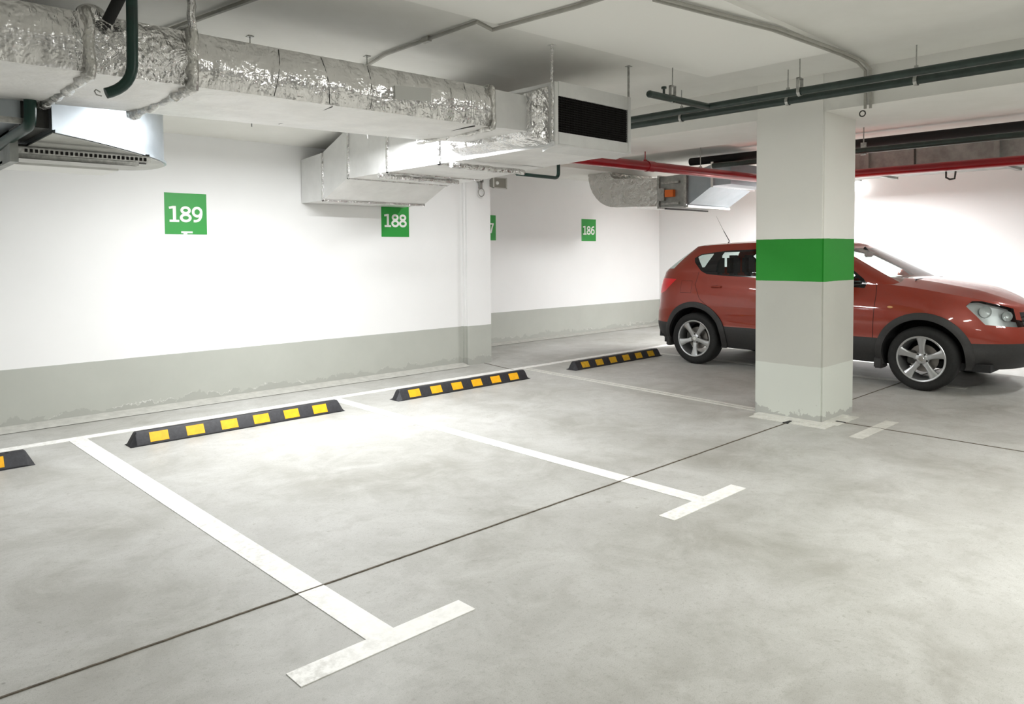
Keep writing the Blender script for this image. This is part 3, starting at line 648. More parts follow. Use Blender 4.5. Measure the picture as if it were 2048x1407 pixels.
def hanger(x, y, zp, rp, label, drop=True):
    t = thing('pipe_hanger', label, 'pipe hanger', (x, y, zp), 'steel hangers of the green pipes')
    bm = NB(); tube(bm, [(0, 0, rp+0.07), (0, 0, SL-zp)], 0.0045, 8); link('rod', bm, 'steel', t)
    bm = NB()
    if drop == 'clevis':
        for s in (-1, 1): box(bm, s*(rp+0.004)-0.002, s*(rp+0.004)+0.002, -0.012, 0.012, -0.01, rp+0.07)
        box(bm, -rp-0.006, rp+0.006, -0.012, 0.012, rp+0.066, rp+0.074)
    n = 20; pts = [((rp+0.003)*math.cos(2*PI*k/n), (rp+0.003)*math.sin(2*PI*k/n)) for k in range(n)]; pts2 = [(px*1.12, pz*1.12) for px, pz in pts]
    A = [[bm.verts.new((p[0], s, p[1])) for p in Q] for s in (-0.012, 0.012) for Q in (pts, pts2)]
    for k in range(n):
        j = (k+1) % n
        for q in ((0, 1), (1, 3), (3, 2), (2, 0)): bm.faces.new([A[q[0]][k], A[q[0]][j], A[q[1]][j], A[q[1]][k]])
    if drop != 'clevis': box(bm, -0.006, 0.006, -0.012, 0.012, rp, rp+0.075)
    bmesh.ops.recalc_face_normals(bm, faces=bm.faces); link('clamp', bm, 'steel', t)
hanger(5.33, 2.49, 2.597, 0.027, 'clevis hanger on the nearer green pipe, left of the pillar', 'clevis')
hanger(4.813, 3.25, 2.59, 0.026, 'clevis hanger on the short green stub pipe', 'clevis')
hanger(5.65, 3.72, 2.611, 0.030, 'hanger on the farther green pipe, beside the stub', True)
hanger(5.65, 2.735, 2.610, 0.030, 'hanger on the farther green pipe, over the pillar left edge', True)
hanger(5.65, 1.80, 2.609, 0.030, 'hanger on the farther green pipe, right of the pillar', True)

# red sprinkler main
rp = thing('sprinkler_pipe', 'thick glossy red sprinkler pipe running behind the pillar below the beam', 'pipe', (0, 0, 0))
bm = NB(); P = [(5.4, 5.05, 2.385), *bend((5.4, 5.05, 2.385), (9.67, 4.85, 2.40), (9.67, -7.98, 2.405), 0.15), (9.67, -7.98, 2.405)]
tube(bm, P, 0.055, 24); link('main_run', bm, 'red_pipe', rp, smooth=True)
bm = NB(); tube(bm, [(6.86, 4.98, 2.39), (6.98, 4.975, 2.39)], 0.062, 24); link('coupling', bm, 'red_pipe', rp, smooth=True)
bm = NB(); tube(bm, [(9.67, 0.98, 2.405), (9.67, 1.08, 2.405)], 0.064, 24); link('coupling', bm, 'red_pipe', rp, smooth=True)
for x, y in ((6.84, 4.98), (7.9, 4.93)):
    bm = NB(); tube(bm, [(x, y, 2.45), (x, y, SL)], 0.006, 8); tube(bm, [(x-.0, y, 2.44), (x, y, 2.46)], 0.02, 8)
    tag(link('hanger_rod', bm, 'red_pipe' if x < 7 else 'steel'), 'red painted rod holding the red pipe, left' if x < 7 else 'steel rod holding the red pipe, nearer the pillar', 'hanger rod', 'rods of the red pipe')
bm = NB(); tube(bm, [(9.66, 2.74, 2.34), (9.66, 2.74, 2.27), (9.66, 2.70, 2.245), (9.66, 2.65, 2.25), (9.66, 2.64, 2.335)], 0.011, 8); tag(link('hook', bm, 'dark_metal', smooth=True), 'small dark U-shaped hook under the red pipe', 'hook')
bm = NB(); tube(bm, [(9.4, 3.25, 2.385), (10.6, 3.05, 2.40)], 0.02, 10); tube(bm, [(9.39, 3.253, 2.384), (9.44, 3.243, 2.386)], 0.024, 10)
bm.free()

# ------------------------------------------------------------------ ducts far behind
ft = thing('trunk_duct', 'grey rectangular trunk duct behind the red pipe at the upper right', 'ventilation duct', (0, 0, 0))
bm = NB(); box(bm, 10.2, 11.2, -8, 4.9, 2.46, 2.79); link('duct_section', bm, 'duct_grey', ft)
for y in (-0.4, 2.35, 3.83):
    bm = NB(); box(bm, 10.15, 11.25, y-0.03, y+0.03, 2.43, 2.81); link('flange', bm, 'duct_grey', ft)
bm = NB(); box(bm, 10.19, 10.2, 3.24, 3.26, 2.46, 2.79); link('seam', bm, 'dark_metal', ft)
pipe('green_pipe', [(8.8, -8, 2.565), (8.8, 5.3, 2.57)], 0.035, 'green_pipe', 'dark green pipe far behind the pillar above the red pipe')
pipe('insulated_pipe', [(9.35, 1.9, 2.73), (9.35, 6.0, 2.73)], 0.055, 'black_foam', 'thick black insulated pipe tight under the far ceiling')
pipe('insulated_pipe', [(9.35, -8, 2.74), (9.35, 1.2, 2.74)], 0.04, 'black_foam', 'black insulated pipe at the upper right picture edge')
for y, lb in ((3.35, 'grey hanger at far green pipe, right beside the pillar'), (1.55, 'grey hanger at far green pipe near the right picture edge')):
    bm = NB(); box(bm, 8.79, 8.81, y-0.03, y+0.03, 2.52, 2.66); tube(bm, [(8.8, y, 2.6), (8.8, y, SL)], 0.007, 8); tag(link('hanger_rod', bm, 'steel'), lb, 'hanger rod', 'hangers of the far green pipe')
# far damper assembly
dm = thing('damper_duct', 'galvanised duct with a dark damper section and foil elbow above the red car tail', 'ventilation duct', (0, 0, 0))
def ybox(rows, mat, name, parent):   # rows: (y, x0, x1, z0, z1)
    bm = NB(); R_ = [[bm.verts.new(p) for p in ((x0, y, z0), (x0, y, z1), (x1, y, z1), (x1, y, z0))] for (y, x0, x1, z0, z1) in rows]
    for A, B in zip(R_, R_[1:]):
        for k in range(4): bm.faces.new([A[k], A[(k+1) % 4], B[(k+1) % 4], B[k]])
    bm.faces.new(R_[0]); bm.faces.new(R_[-1][::-1]); bmesh.ops.recalc_face_normals(bm, faces=bm.faces); return link(name, bm, mat, parent)
bm = NB()
rows = []
for i in range(9):   # elbow curving up into the slab
    a = PI/2*i/8; c_ = (7.1, 2.57+0.10); r_o, r_i = 0.56, 0.12
    rows.append(((c_[0]+r_i*math.sin(a), c_[1]-r_i*math.cos(a)), (c_[0]+r_o*math.sin(a), c_[1]-r_o*math.cos(a))))
rows = [((6.29, 2.50), (6.29, 2.085)), ((6.7, 2.52), (6.7, 2.10))]+rows+[((7.22, 2.86), (7.66, 2.86))]
V_ = [[bm.verts.new(p) for p in ((9.0, a[0], a[1]), (10.1, a[0], a[1]), (10.1, b_[0], b_[1]), (9.0, b_[0], b_[1]))] for a, b_ in rows]
for A, B in zip(V_, V_[1:]):
    for k in range(4): bm.faces.new([A[k], A[(k+1) % 4], B[(k+1) % 4], B[k]])
bmesh.ops.recalc_face_normals(bm, faces=bm.faces); link('foil_elbow', bm, 'foil_wrap', dm, smooth=True, ang=40)
ybox([(6.29, 8.99, 10.1, 2.07, 2.51), (5.85, 8.99, 10.1, 2.065, 2.52)], 'duct_grey', 'damper_box', dm)
bm = NB(); box(bm, 8.93, 8.99, 6.02, 6.16, 2.21, 2.31); act = link('actuator', bm, 'orange', dm); act['label'] = 'orange actuator cover'
bm = NB(); box(bm, 8.94, 8.99, 6.18, 6.30, 2.16, 2.34); box(bm, 8.95, 8.99, 5.94, 6.24, 2.10, 2.13); box(bm, 8.95, 8.99, 5.94, 6.24, 2.40, 2.43); link('control_box', bm, 'steel', dm)
bm = NB(); box(bm, 8.96, 10.13, 5.82, 5.86, 2.045, 2.54); box(bm, 8.96, 10.13, 6.28, 6.31, 2.05, 2.53); link('flange', bm, 'steel', dm)
ybox([(5.82, 9.0, 10.1, 2.078, 2.51), (5.43, 9.0, 10.1, 2.325, 2.62), (5.15, 9.0, 10.1, 2.33, 2.62)], 'galv', 'transition', dm)
bm = NB(); box(bm, 8.975, 10.12, 5.40, 5.44, 2.305, 2.65); link('flange', bm, 'chrome', dm)
bm = NB(); box(bm, 8.98, 10.12, 5.80, 5.83, 2.05, 2.08); link('bottom_rail', bm, 'white_plastic', dm)
bm = NB(); box(bm, 8.9, 10.0, 6.1, 6.14, 2.03, 2.05); link('bottom_rail', bm, 'dark_metal', dm)

# ------------------------------------------------------------------ conduits on the ceiling
def conduit(pts, label, r=0.011, double=False, dirn=(0, 1), mat='conduit', clips=True):
    bm = NB(); tube(bm, pts, r, 8)
    if double: tube(bm, [(p[0]+dirn[0]*0.04, p[1]+dirn[1]*0.04, p[2]) for p in pts], r, 8)
    o = link('conduit', bm, mat, smooth=True); tag(o, label, 'conduit')
    if clips:
        P = [Vector(p) for p in pts]
        for a, c_ in zip(P, P[1:]):
            n = int((c_-a).length/0.75)
            for i in range(n):
                q = a.lerp(c_, (i+0.5)/n); bm = NB()
                box(bm, q.x-0.016, q.x+0.016+dirn[0]*0.04, q.y-0.016, q.y+0.016+dirn[1]*0.04, q.z-r-0.003, q.z+r+0.003); link('clip', bm, 'dark_metal' if i % 2 else 'conduit', o)
zc = SL-0.019
conduit([(1.52, 5.05, 2.758), (1.74, 4.42, zc-0.004), (1.85, 3.8, zc), (1.9, 2.0, zc-0.03), (1.9, -2, zc-0.03)], 'conduit crossing the ceiling above the left end of the duct', 0.015)
conduit([(3.0, 5.06, zc-0.085), (3.0, 4.42, zc), (3.0, 3.44, zc), (3.11, 3.42, zc-0.03), (3.17, 2.8, zc-0.03), (3.25, -2, zc-0.03)], 'conduit with a small jog crossing the middle of the ceiling', 0.013)
conduit([(3.4, 2.38, zc-0.03), (3.75, 2.32, zc-0.03), (4.41, 2.20, zc-0.03), (5.06, 2.16, zc-0.03), (5.4, 2.18, zc-0.01), (5.75, 2.20, zc), (5.965, 2.225, zc-0.02), (5.972, 2.225, 2.52)], 'double conduit curving over the ceiling and down the beam face right of the pillar', 0.011, True, (0, 1))
bm = NB(); tube(bm, [(5.985+0, 2.29+0.022*math.cos(t), 2.49+0.022*math.sin(t)) for t in [2*PI*k/16 for k in range(17)]], 0.005, 6, cap=False); tag(link('eye_ring', bm, 'dark_metal'), 'tiny dark ring on the beam face beside the pillar', 'ring')
conduit([(8.3, -6, zc), (8.3, 2.0, zc), (8.25, 2.15, zc), (8.3, 3.1, zc), (8.15, 3.3, zc), (8.15, 6.5, zc)], 'thin conduit far behind the pillar under the ceiling', 0.014, True, (1, 0))
conduit([(7.05, 1.46, zc), (8.28, 1.48, zc)], 'double conduit at the upper right picture edge, its lit brightness put into a white colour', 0.016, True, (0, 1), 'white_plastic', False)  # ordinary conduit under strong light; that brightness is put into the white colour
conduit([(7.05, 5.55, zc), (8.15, 5.55, zc)], 'double conduit right of the grille box, its lit brightness put into a white colour', 0.016, True, (0, 1), 'white_plastic', False)  # white colour carries the strong light on this conduit too

# ------------------------------------------------------------------ lamps
lamp_lab = ['behind the foil duct', 'added as unseen fill right of the wall branch duct, hidden behind the grille box', 'added as fill beyond the fan housing, out of view on the left', 'behind the pillar near the far right wall', 'added out of view beyond the red car front to brighten the far wall', 'added out of view over the aisle in front of the grille box, for foil glints', 'over the aisle in front of the pillar', 'over the right aisle', 'over the left aisle', 'over the rear aisle']
for (x, y, z, L_, ax, W_, c_), lb in zip(LAMPS, lamp_lab):
    t = thing('tube_lamp', 'long fluorescent tube lamp '+lb, 'lamp', (x, y, z), 'fluorescent tube lamps'); rz = 0 if ax == 'x' else PI/2; t.rotation_euler.z = rz
    bm = NB(); box(bm, -L_/2-0.03, L_/2+0.03, -0.06, 0.06, 0.0, 0.05, bev=0.008); link('housing', bm, 'white_plastic', t)
    for s in (-0.03, 0.03):
        bm = NB(); tube(bm, [(-L_/2, s, -0.025), (L_/2, s, -0.025)], 0.013, 10); link('tube', bm, 'tube_glow', t)
    for s in (-1, 1):
        bm = NB(); box(bm, min(s*(L_/2+0.005), s*(L_/2+0.03)), max(s*(L_/2+0.005), s*(L_/2+0.03)), -0.05, 0.05, -0.045, 0.0); link('end_socket', bm, 'white_plastic', t)
    hz = SL
    if y > 4.42 and x < 6: hz = 2.855-(y-4.42)*0.111
    if x > 6.38 and y > 7.2 : hz = 2.66
    if hz-z > 0.06:
        for s in (-0.4, 0.4): bm = NB(); tube(bm, [(s, 0, 0.05), (s, 0, hz-z+0.003)], 0.005, 8); link('suspension_rod', bm, 'steel', t)
wl = thing('wall_lamp', 'small bright lamp head on a bracket peeking out behind the pillar', 'lamp', (11.9, 4.62, 2.42))
bm = NB(); box(bm, -0.05, 0.1, -0.03, 0.03, 0.09, 0.12); tube(bm, [(0.0, 0, 0.12), (-0.08, -0.06, 0.14), (-0.05, -0.14, 0.12)], 0.018, 10); link('bracket', bm, 'duct_grey', wl)
bm = NB(); bmesh.ops.create_cone(bm, cap_ends=True, segments=20, radius1=0.085, radius2=0.045, depth=0.13); xf(bm, Matrix.Translation((-0.04, 0.0, 0.0))@Matrix.Rotation(PI, 4, 'X')); link('lamp_head', bm, 'lamp_glow', wl, smooth=True)
#CAR#
# ------------------------------------------------------------------ red hatchback
CX, CY0 = 8.945, 5.12
car = thing('car', 'red-brown compact crossover car parked behind the green banded pillar', 'car', (CX, CY0, 0))
def lerpk(K, x):
    if x <= K[0][0]: return K[0][1]
    for (a, p), (c_, q) in zip(K, K[1:]):
        if x <= c_:
            t = (x-a)/(c_-a); return p+(q-p)*t
    return K[-1][1]
def smoothk(K, x, h=0.12):
    return sum(lerpk(K, x+d*h) for d in (-1, -0.5, 0, 0.5, 1))/5
ZT = [(-0.8, 1.155), (0, 1.165), (0.8, 1.125), (1.5, 1.085), (2.0, 1.06), (2.35, 1.065), (2.7, 1.01), (3.0, 0.95), (3.2, 0.90), (3.35, 0.845), (3.52, 0.765)]
zt = lambda L: smoothk(ZT, L)
WK = [(0.24, 0.80), (0.33, 0.855), (0.45, 0.885), (0.55, 0.875), (0.68, 0.889), (0.80, 0.889), (0.90, 0.878), (1.0, 0.855), (1.08, 0.825), (1.16, 0.795)]
LRK = [(0.24, -0.68), (0.34, -0.77), (0.50, -0.800), (0.62, -0.795), (0.72, -0.765), (0.85, -0.755), (1.0, -0.745), (1.16, -0.70)]
LFK = [(0.24, 3.36), (0.34, 3.45), (0.5, 3.505), (0.62, 3.51), (0.72, 3.50), (0.82, 3.475), (0.95, 3.43), (1.16, 3.38)]
ZB = 0.24
def half_loop(s, n_side=74, nc=16):
    zn = ZB+(1.16-ZB)*s; w_ = smoothk(WK, zn, 0.03); lr = smoothk(LRK, zn, 0.04); lf = smoothk(LFK, zn, 0.04)
    pts = []; Lr, Lf, nr, nf = 0.0, 2.62, 3.4, 2.15
    for i in range(nc):
        a = PI/2*i/nc; pts.append((Lr-(Lr-lr)*math.cos(a)**(2/nr), w_*max(0, math.sin(a))**(2/nr)))
    for i in range(n_side+1): pts.append((Lr+(Lf-Lr)*i/n_side, w_))
    for i in range(1, nc+1):
        a = PI/2*i/nc; pts.append((Lf+(lf-Lf)*max(0, math.sin(a))**(2/nf), w_*max(0, math.cos(a))**(2/nf)))
    out_ = []
    for (L, hw) in pts:
        # taper of the nose at high levels
        t = max(0, min(1, (L-2.3)/1.2)); hw2 = hw*(1-0.10*t*s)
        out_.append((L, hw2, ZB+(zt(L)-ZB)*s))
    return out_
NS = 26
def full(H):   # near side is -x
    A = [(-hw, -L, z) for (L, hw, z) in H]; B = [(hw, -L, z) for (L, hw, z) in H[1:-1]][::-1]
    return A+B
bm = NB(); LAY = bm.faces.layers.int.new('part')
levels = [full(half_loop(k/NS)) for k in range(NS+1)]
VV = [[bm.verts.new(p) for p in lv] for lv in levels]; N_ = len(VV[0])
for A, B in zip(VV, VV[1:]):
    for i in range(N_): bm.faces.new([A[i], A[(i+1) % N_], B[(i+1) % N_], B[i]])
topH = half_loop(1.0)
def surf(L, z):   # half width of the lower body at (L, z)
    s = max(0, min(1, (z-ZB)/(zt(L)-ZB))); H = half_loop(s)
    H = [h_ for h_ in H]
    for a, c_ in zip(H, H[1:]):
        if a[0] <= L <= c_[0] and c_[0] > a[0]: return a[1]+(c_[1]-a[1])*(L-a[0])/(c_[0]-a[0])
    return H[len(H)//2][1]
# hood cap
ih = [i for i, h_ in enumerate(topH) if h_[0] >= 2.05]
NT_ = 16; rowsv = []
for i in ih:
    L, hw, z = topH[i]; nfar = (N_-i) % N_; row = []
    for k in range(NT_+1):
        t = -1+2*k/NT_
        if k == 0: row.append(VV[-1][i]); continue
        if k == NT_: row.append(VV[-1][nfar]); continue
        fade = min(1, (3.5-L)/0.5) if L < 3.5 else 0
        cr = 0.075*max(0, fade)**0.8*(1-abs(t)**2.6)
        cr += 0.012*max(0, fade)*math.exp(-((abs(t)-0.62)/0.10)**2)
        row.append(bm.verts.new((t*hw, -L, z+cr)))
    rowsv.append(row)
for A, B in zip(rowsv, rowsv[1:]):
    for k in range(NT_):
        q = [A[k], A[k+1], B[k+1], B[k]]; q = [v_ for n_, v_ in enumerate(q) if v_ not in q[:n_]]
        if len(q) > 2:
            try: bm.faces.new(q)
            except ValueError: pass
# greenhouse
NG = 16
ZR = [(-0.25, 1.478), (0.0, 1.498), (0.4, 1.518), (0.9, 1.525), (1.3, 1.515), (1.6, 1.488), (1.72, 1.47)]
def gh_loop(g, n_side=60, nc=18):
    wb, wt = 0.797, 0.60; w_ = wb-(wb-wt)*g**1.25+0.012*math.sin(PI*g)
    lr = -0.70+0.47*g**1.1; Lr = 0.0-0.02*g; Lf = 2.22-0.72*g; lf = 2.50-0.82*g; nr, nf = 3.4-0.3*g, 2.5
    pts = []
    for i in range(nc):
        a = PI/2*i/nc; pts.append((Lr-(Lr-lr)*math.cos(a)**(2/nr), w_*max(0, math.sin(a))**(2/nr)))
    for i in range(n_side+1): pts.append((Lr+(Lf-Lr)*i/n_side, w_))
    for i in range(1, nc+1):
        a = PI/2*i/nc; pts.append((Lf+(lf-Lf)*max(0, math.sin(a))**(2/nf), w_*max(0, math.cos(a))**(2/nf)))
    o_ = []
    for idx, (L, hw) in enumerate(pts):
        zb = zt(min(2.3, L)) - 0.002; zr = smoothk(ZR, L)
        o_.append((L, hw, zb, zr))
    return o_
base_loop = gh_loop(0); top_loop = gh_loop(1)
def gh(g):
    H = gh_loop(g); return full([(L, hw, base_loop[i][2]*(1-g)+top_loop[i][3]*g) for i, (L, hw, _, _) in enumerate(H)])
GV = [[bm.verts.new(p) for p in gh(k/NG)] for k in range(NG+1)]; NGp = len(GV[0])
hlen = len(base_loop)
for r_, (A, B) in enumerate(zip(GV, GV[1:])):
    for i in range(NGp):
        f = bm.faces.new([A[i], A[(i+1) % NGp], B[(i+1) % NGp], B[i]])
        j = i if i < hlen-1 else NGp-1-i   # mirrored index from rear centre
        Ls = 18+60
        if j >= Ls+7 and r_ < NG-1: f[LAY] = 2                      # windscreen
        if j < 13 and 2 <= r_ < NG-1: f[LAY] = 3                    # rear window
rowsv = []
for i in range(hlen):
    L, hw, z = top_loop[i][0], top_loop[i][1], top_loop[i][3]; nfar = (NGp-i) % NGp; row = []
    for k in range(NT_+1):
        t = -1+2*k/NT_
        if k == 0: row.append(GV[-1][i]); continue
        if k == NT_: row.append(GV[-1][nfar]); continue
        row.append(bm.verts.new((t*hw, -L, z+0.034*(1-abs(t)**2.4)*min(1, hw/0.5))))
    rowsv.append(row)
for A, B in zip(rowsv, rowsv[1:]):
    for k in range(NT_):
        q = [A[k], A[k+1], B[k+1], B[k]]; q = [v_ for n_, v_ in enumerate(q) if v_ not in q[:n_]]
        if len(q) > 2:
            try: bm.faces.new(q)
            except ValueError: pass
bmesh.ops.remove_doubles(bm, verts=bm.verts, dist=0.0005)
bmesh.ops.recalc_face_normals(bm, faces=bm.faces)
def inside(p, poly_):
    x, y = p; c_ = False; n = len(poly_)
    for i in range(n):
        x1, y1 = poly_[i]; x2, y2 = poly_[(i+1) % n]
        if (y1 > y) != (y2 > y) and x < (x2-x1)*(y-y1)/(y2-y1)+x1: c_ = not c_
    return c_
def cut(poly_, part, cond=lambda f: True, only=None, delete=False):
    Ls = [p[0] for p in poly_]; zs = [p[1] for p in poly_]; m_ = 0.0
    def near(f):
        c_ = [(-v_.co.y, v_.co.z) for v_ in f.verts]
        return max(a for a, _ in c_) >= min(Ls)-m_ and min(a for a, _ in c_) <= max(Ls)+m_ and max(z for _, z in c_) >= min(zs)-m_ and min(z for _, z in c_) <= max(zs)+m_ and cond(f)
    n = len(poly_)
    for i in range(n):
        a = poly_[i]; c_ = poly_[(i+1) % n]; d = (c_[0]-a[0], c_[1]-a[1])
        fs = [f for f in bm.faces if near(f)]
        # only faces near the edge segment
        lo, hi = min(a[0], c_[0])-0.03, max(a[0], c_[0])+0.03; lz, hz = min(a[1], c_[1])-0.03, max(a[1], c_[1])+0.03
        fs = [f for f in fs if max(-v_.co.y for v_ in f.verts) >= lo and min(-v_.co.y for v_ in f.verts) <= hi and max(v_.co.z for v_ in f.verts) >= lz and min(v_.co.z for v_ in f.verts) <= hz]
        if not fs: continue
        geom = list({v_ for f in fs for v_ in f.verts})+list({e for f in fs for e in f.edges})+fs
        bmesh.ops.bisect_plane(bm, geom=geom, plane_co=(0, -a[0], a[1]), plane_no=Vector((0, d[1], d[0])).normalized(), dist=1e-5)
    sel = []
    for f in bm.faces:
        c_ = f.calc_center_median()
        if cond(f) and (only is None or f[LAY] in only) and inside((-c_.y, c_.z), poly_): sel.append(f)
    if delete: bmesh.ops.delete(bm, geom=sel, context='FACES')
    else:
        for f in sel: f[LAY] = part
side = lambda f: abs(f.calc_center_median().x) > 0.55
sideN = lambda f: abs(f.calc_center_median().x) > 0.45
circ = lambda L, z, r, n=40: [(L+r*math.cos(2*PI*k/n), z+r*math.sin(2*PI*k/n)) for k in range(n)]
# side window outline (L, z)
DLO = [(-0.09, 1.338), (-0.01, 1.389), (0.34, 1.431), (0.77, 1.448), (1.0, 1.45), (1.35, 1.43), (1.62, 1.375), (1.94, 1.19), (2.03, 1.12), (2.07, 1.07), (2.05, 1.02), (1.5, 1.06), (0.77, 1.108), (0.3, 1.125), (0.13, 1.14), (0.05, 1.175), (-0.07, 1.287)]
cut(DLO, 4, side, only=(0,))
cut([(-0.045, 1.352), (0.0, 1.378), (0.165, 1.395), (0.16, 1.37), (0.09, 1.225), (0.06, 1.22), (0.0, 1.295)], 5, side)
cut([(0.30, 1.14), (0.26, 1.17), (0.26, 1.30), (0.31, 1.41), (0.98, 1.43), (1.02, 1.41), (1.04, 1.105), (0.75, 1.122)], 6, side)
cut([(1.13, 1.10), (1.12, 1.43), (1.36, 1.408), (1.60, 1.355), (1.90, 1.19), (1.98, 1.12), (2.02, 1.075), (2.0, 1.04), (1.5, 1.075)], 7, side)
# lamps
TAIL = [(-0.30, 1.068), (-0.54, 1.075), (-1.0, 1.07), (-1.0, 0.88), (-0.56, 0.875), (-0.47, 0.91)]
cut(TAIL, 8, sideN, only=(0,))
HEAD = [(2.98, 0.868), (3.02, 0.915), (3.09, 0.915), (3.24, 0.868), (3.36, 0.81), (3.44, 0.74), (3.49, 0.665), (3.36, 0.66), (3.14, 0.69), (3.07, 0.772)]
cut(HEAD, 9, lambda f: abs(f.calc_center_median().x) > 0.36, only=(0,))
# grille
gri = lambda f: abs(f.calc_center_median().x) < 0.34
for f in bm.faces:
    pass
cut([(3.3, 0.80), (3.6, 0.80), (3.6, 0.62), (3.3, 0.62)], 10, gri, only=(0,))
# seams
def seam(pts, wd=0.006):
    for a, c_ in zip(pts, pts[1:]):
        d = Vector((c_[0]-a[0], c_[1]-a[1])).normalized(); n_ = Vector((-d.y, d.x))*wd/2
        cut([(a[0]+n_.x, a[1]+n_.y), (c_[0]+n_.x, c_[1]+n_.y), (c_[0]-n_.x, c_[1]-n_.y), (a[0]-n_.x, a[1]-n_.y)], 1, side, only=(0,))
seam([(2.17, 1.06), (2.18, 0.95), (2.16, 0.45)])
seam([(1.07, 1.09), (1.07, 0.45)])
seam([(0.02, 1.17), (0.0, 1.0), (0.08, 0.83), (0.30, 0.66)], 0.005)
seam([(-0.05, 1.05), (-0.21, 1.05), (-0.21, 0.90), (-0.05, 0.90), (-0.05, 1.05)], 0.003)
# lower cladding
bmesh.ops.bisect_plane(bm, geom=bm.verts[:]+bm.edges[:]+bm.faces[:], plane_co=(0, 0, 0.505), plane_no=(0, 0, 1), dist=1e-5)
for f in bm.faces:
    if f.calc_center_median().z < 0.505 and f[LAY] in (0, 1): f[LAY] = 11
AR = 0.388
for Lc in (0.0, 2.63): cut(circ(Lc, 0.345, AR), 0, side, delete=True)
parts = {}
def take(ids, name, mats, parent, smooth=True, ang=50, matmap=None, near=None, off=0):
    nb = NB(); mp = {}
    for f in bm.faces:
        if f[LAY] in ids and (near is None or near(f)):
            vs = []
            for v_ in f.verts:
                if v_ not in mp: mp[v_] = nb.verts.new(v_.co+v_.normal*off)
                vs.append(mp[v_])
            g_ = nb.faces.new(vs); g_.material_index = (matmap or {}).get(f[LAY], 0)
    return link(name, nb, mats, parent, smooth=smooth, ang=ang)
bm.normal_update()
body = take((0, 1), 'body_shell', ['paint', 'seam'], car, matmap={1: 1}, ang=42)
take((11,), 'lower_cladding', ['car_plastic'], car)
isn = lambda f: f.calc_center_median().x < 0
isf = lambda f: f.calc_center_median().x >= 0
take((2,), 'windscreen', ['windscreen_glass'], car); take((3,), 'rear_window', ['window_glass'], car)
for nr_ in (isn, isf):
    wf = take((4,), 'window_frame', ['gloss_black'], car, near=nr_)
    for k in (5, 6, 7): take((k,), 'side_window', ['window_glass'], car, near=nr_)
    take((8,), 'tail_lamp', ['tail'], car, near=nr_)
    hl = take((9,), 'headlamp', ['lamp_glass'], car, near=nr_); hl['label'] = 'clear headlamp lens'
    take((9,), 'lamp_bowl', ['lamp_silver'], hl, near=nr_, off=-0.06)
gpart = take((10,), 'grille', ['gloss_black'], car)
# grille slats, number plate surround
fx = lambda x, z: 3.505-0.0-(x/0.85)**2*0.32-max(0, z-0.62)*0.28
for z in (0.655, 0.70, 0.745, 0.785):
    nb = NB(); tube(nb, [(x/20, -(fx(x/20, z)+0.006), z) for x in range(-6, 7)], 0.009, 6); link('slat', nb, 'chrome', gpart)
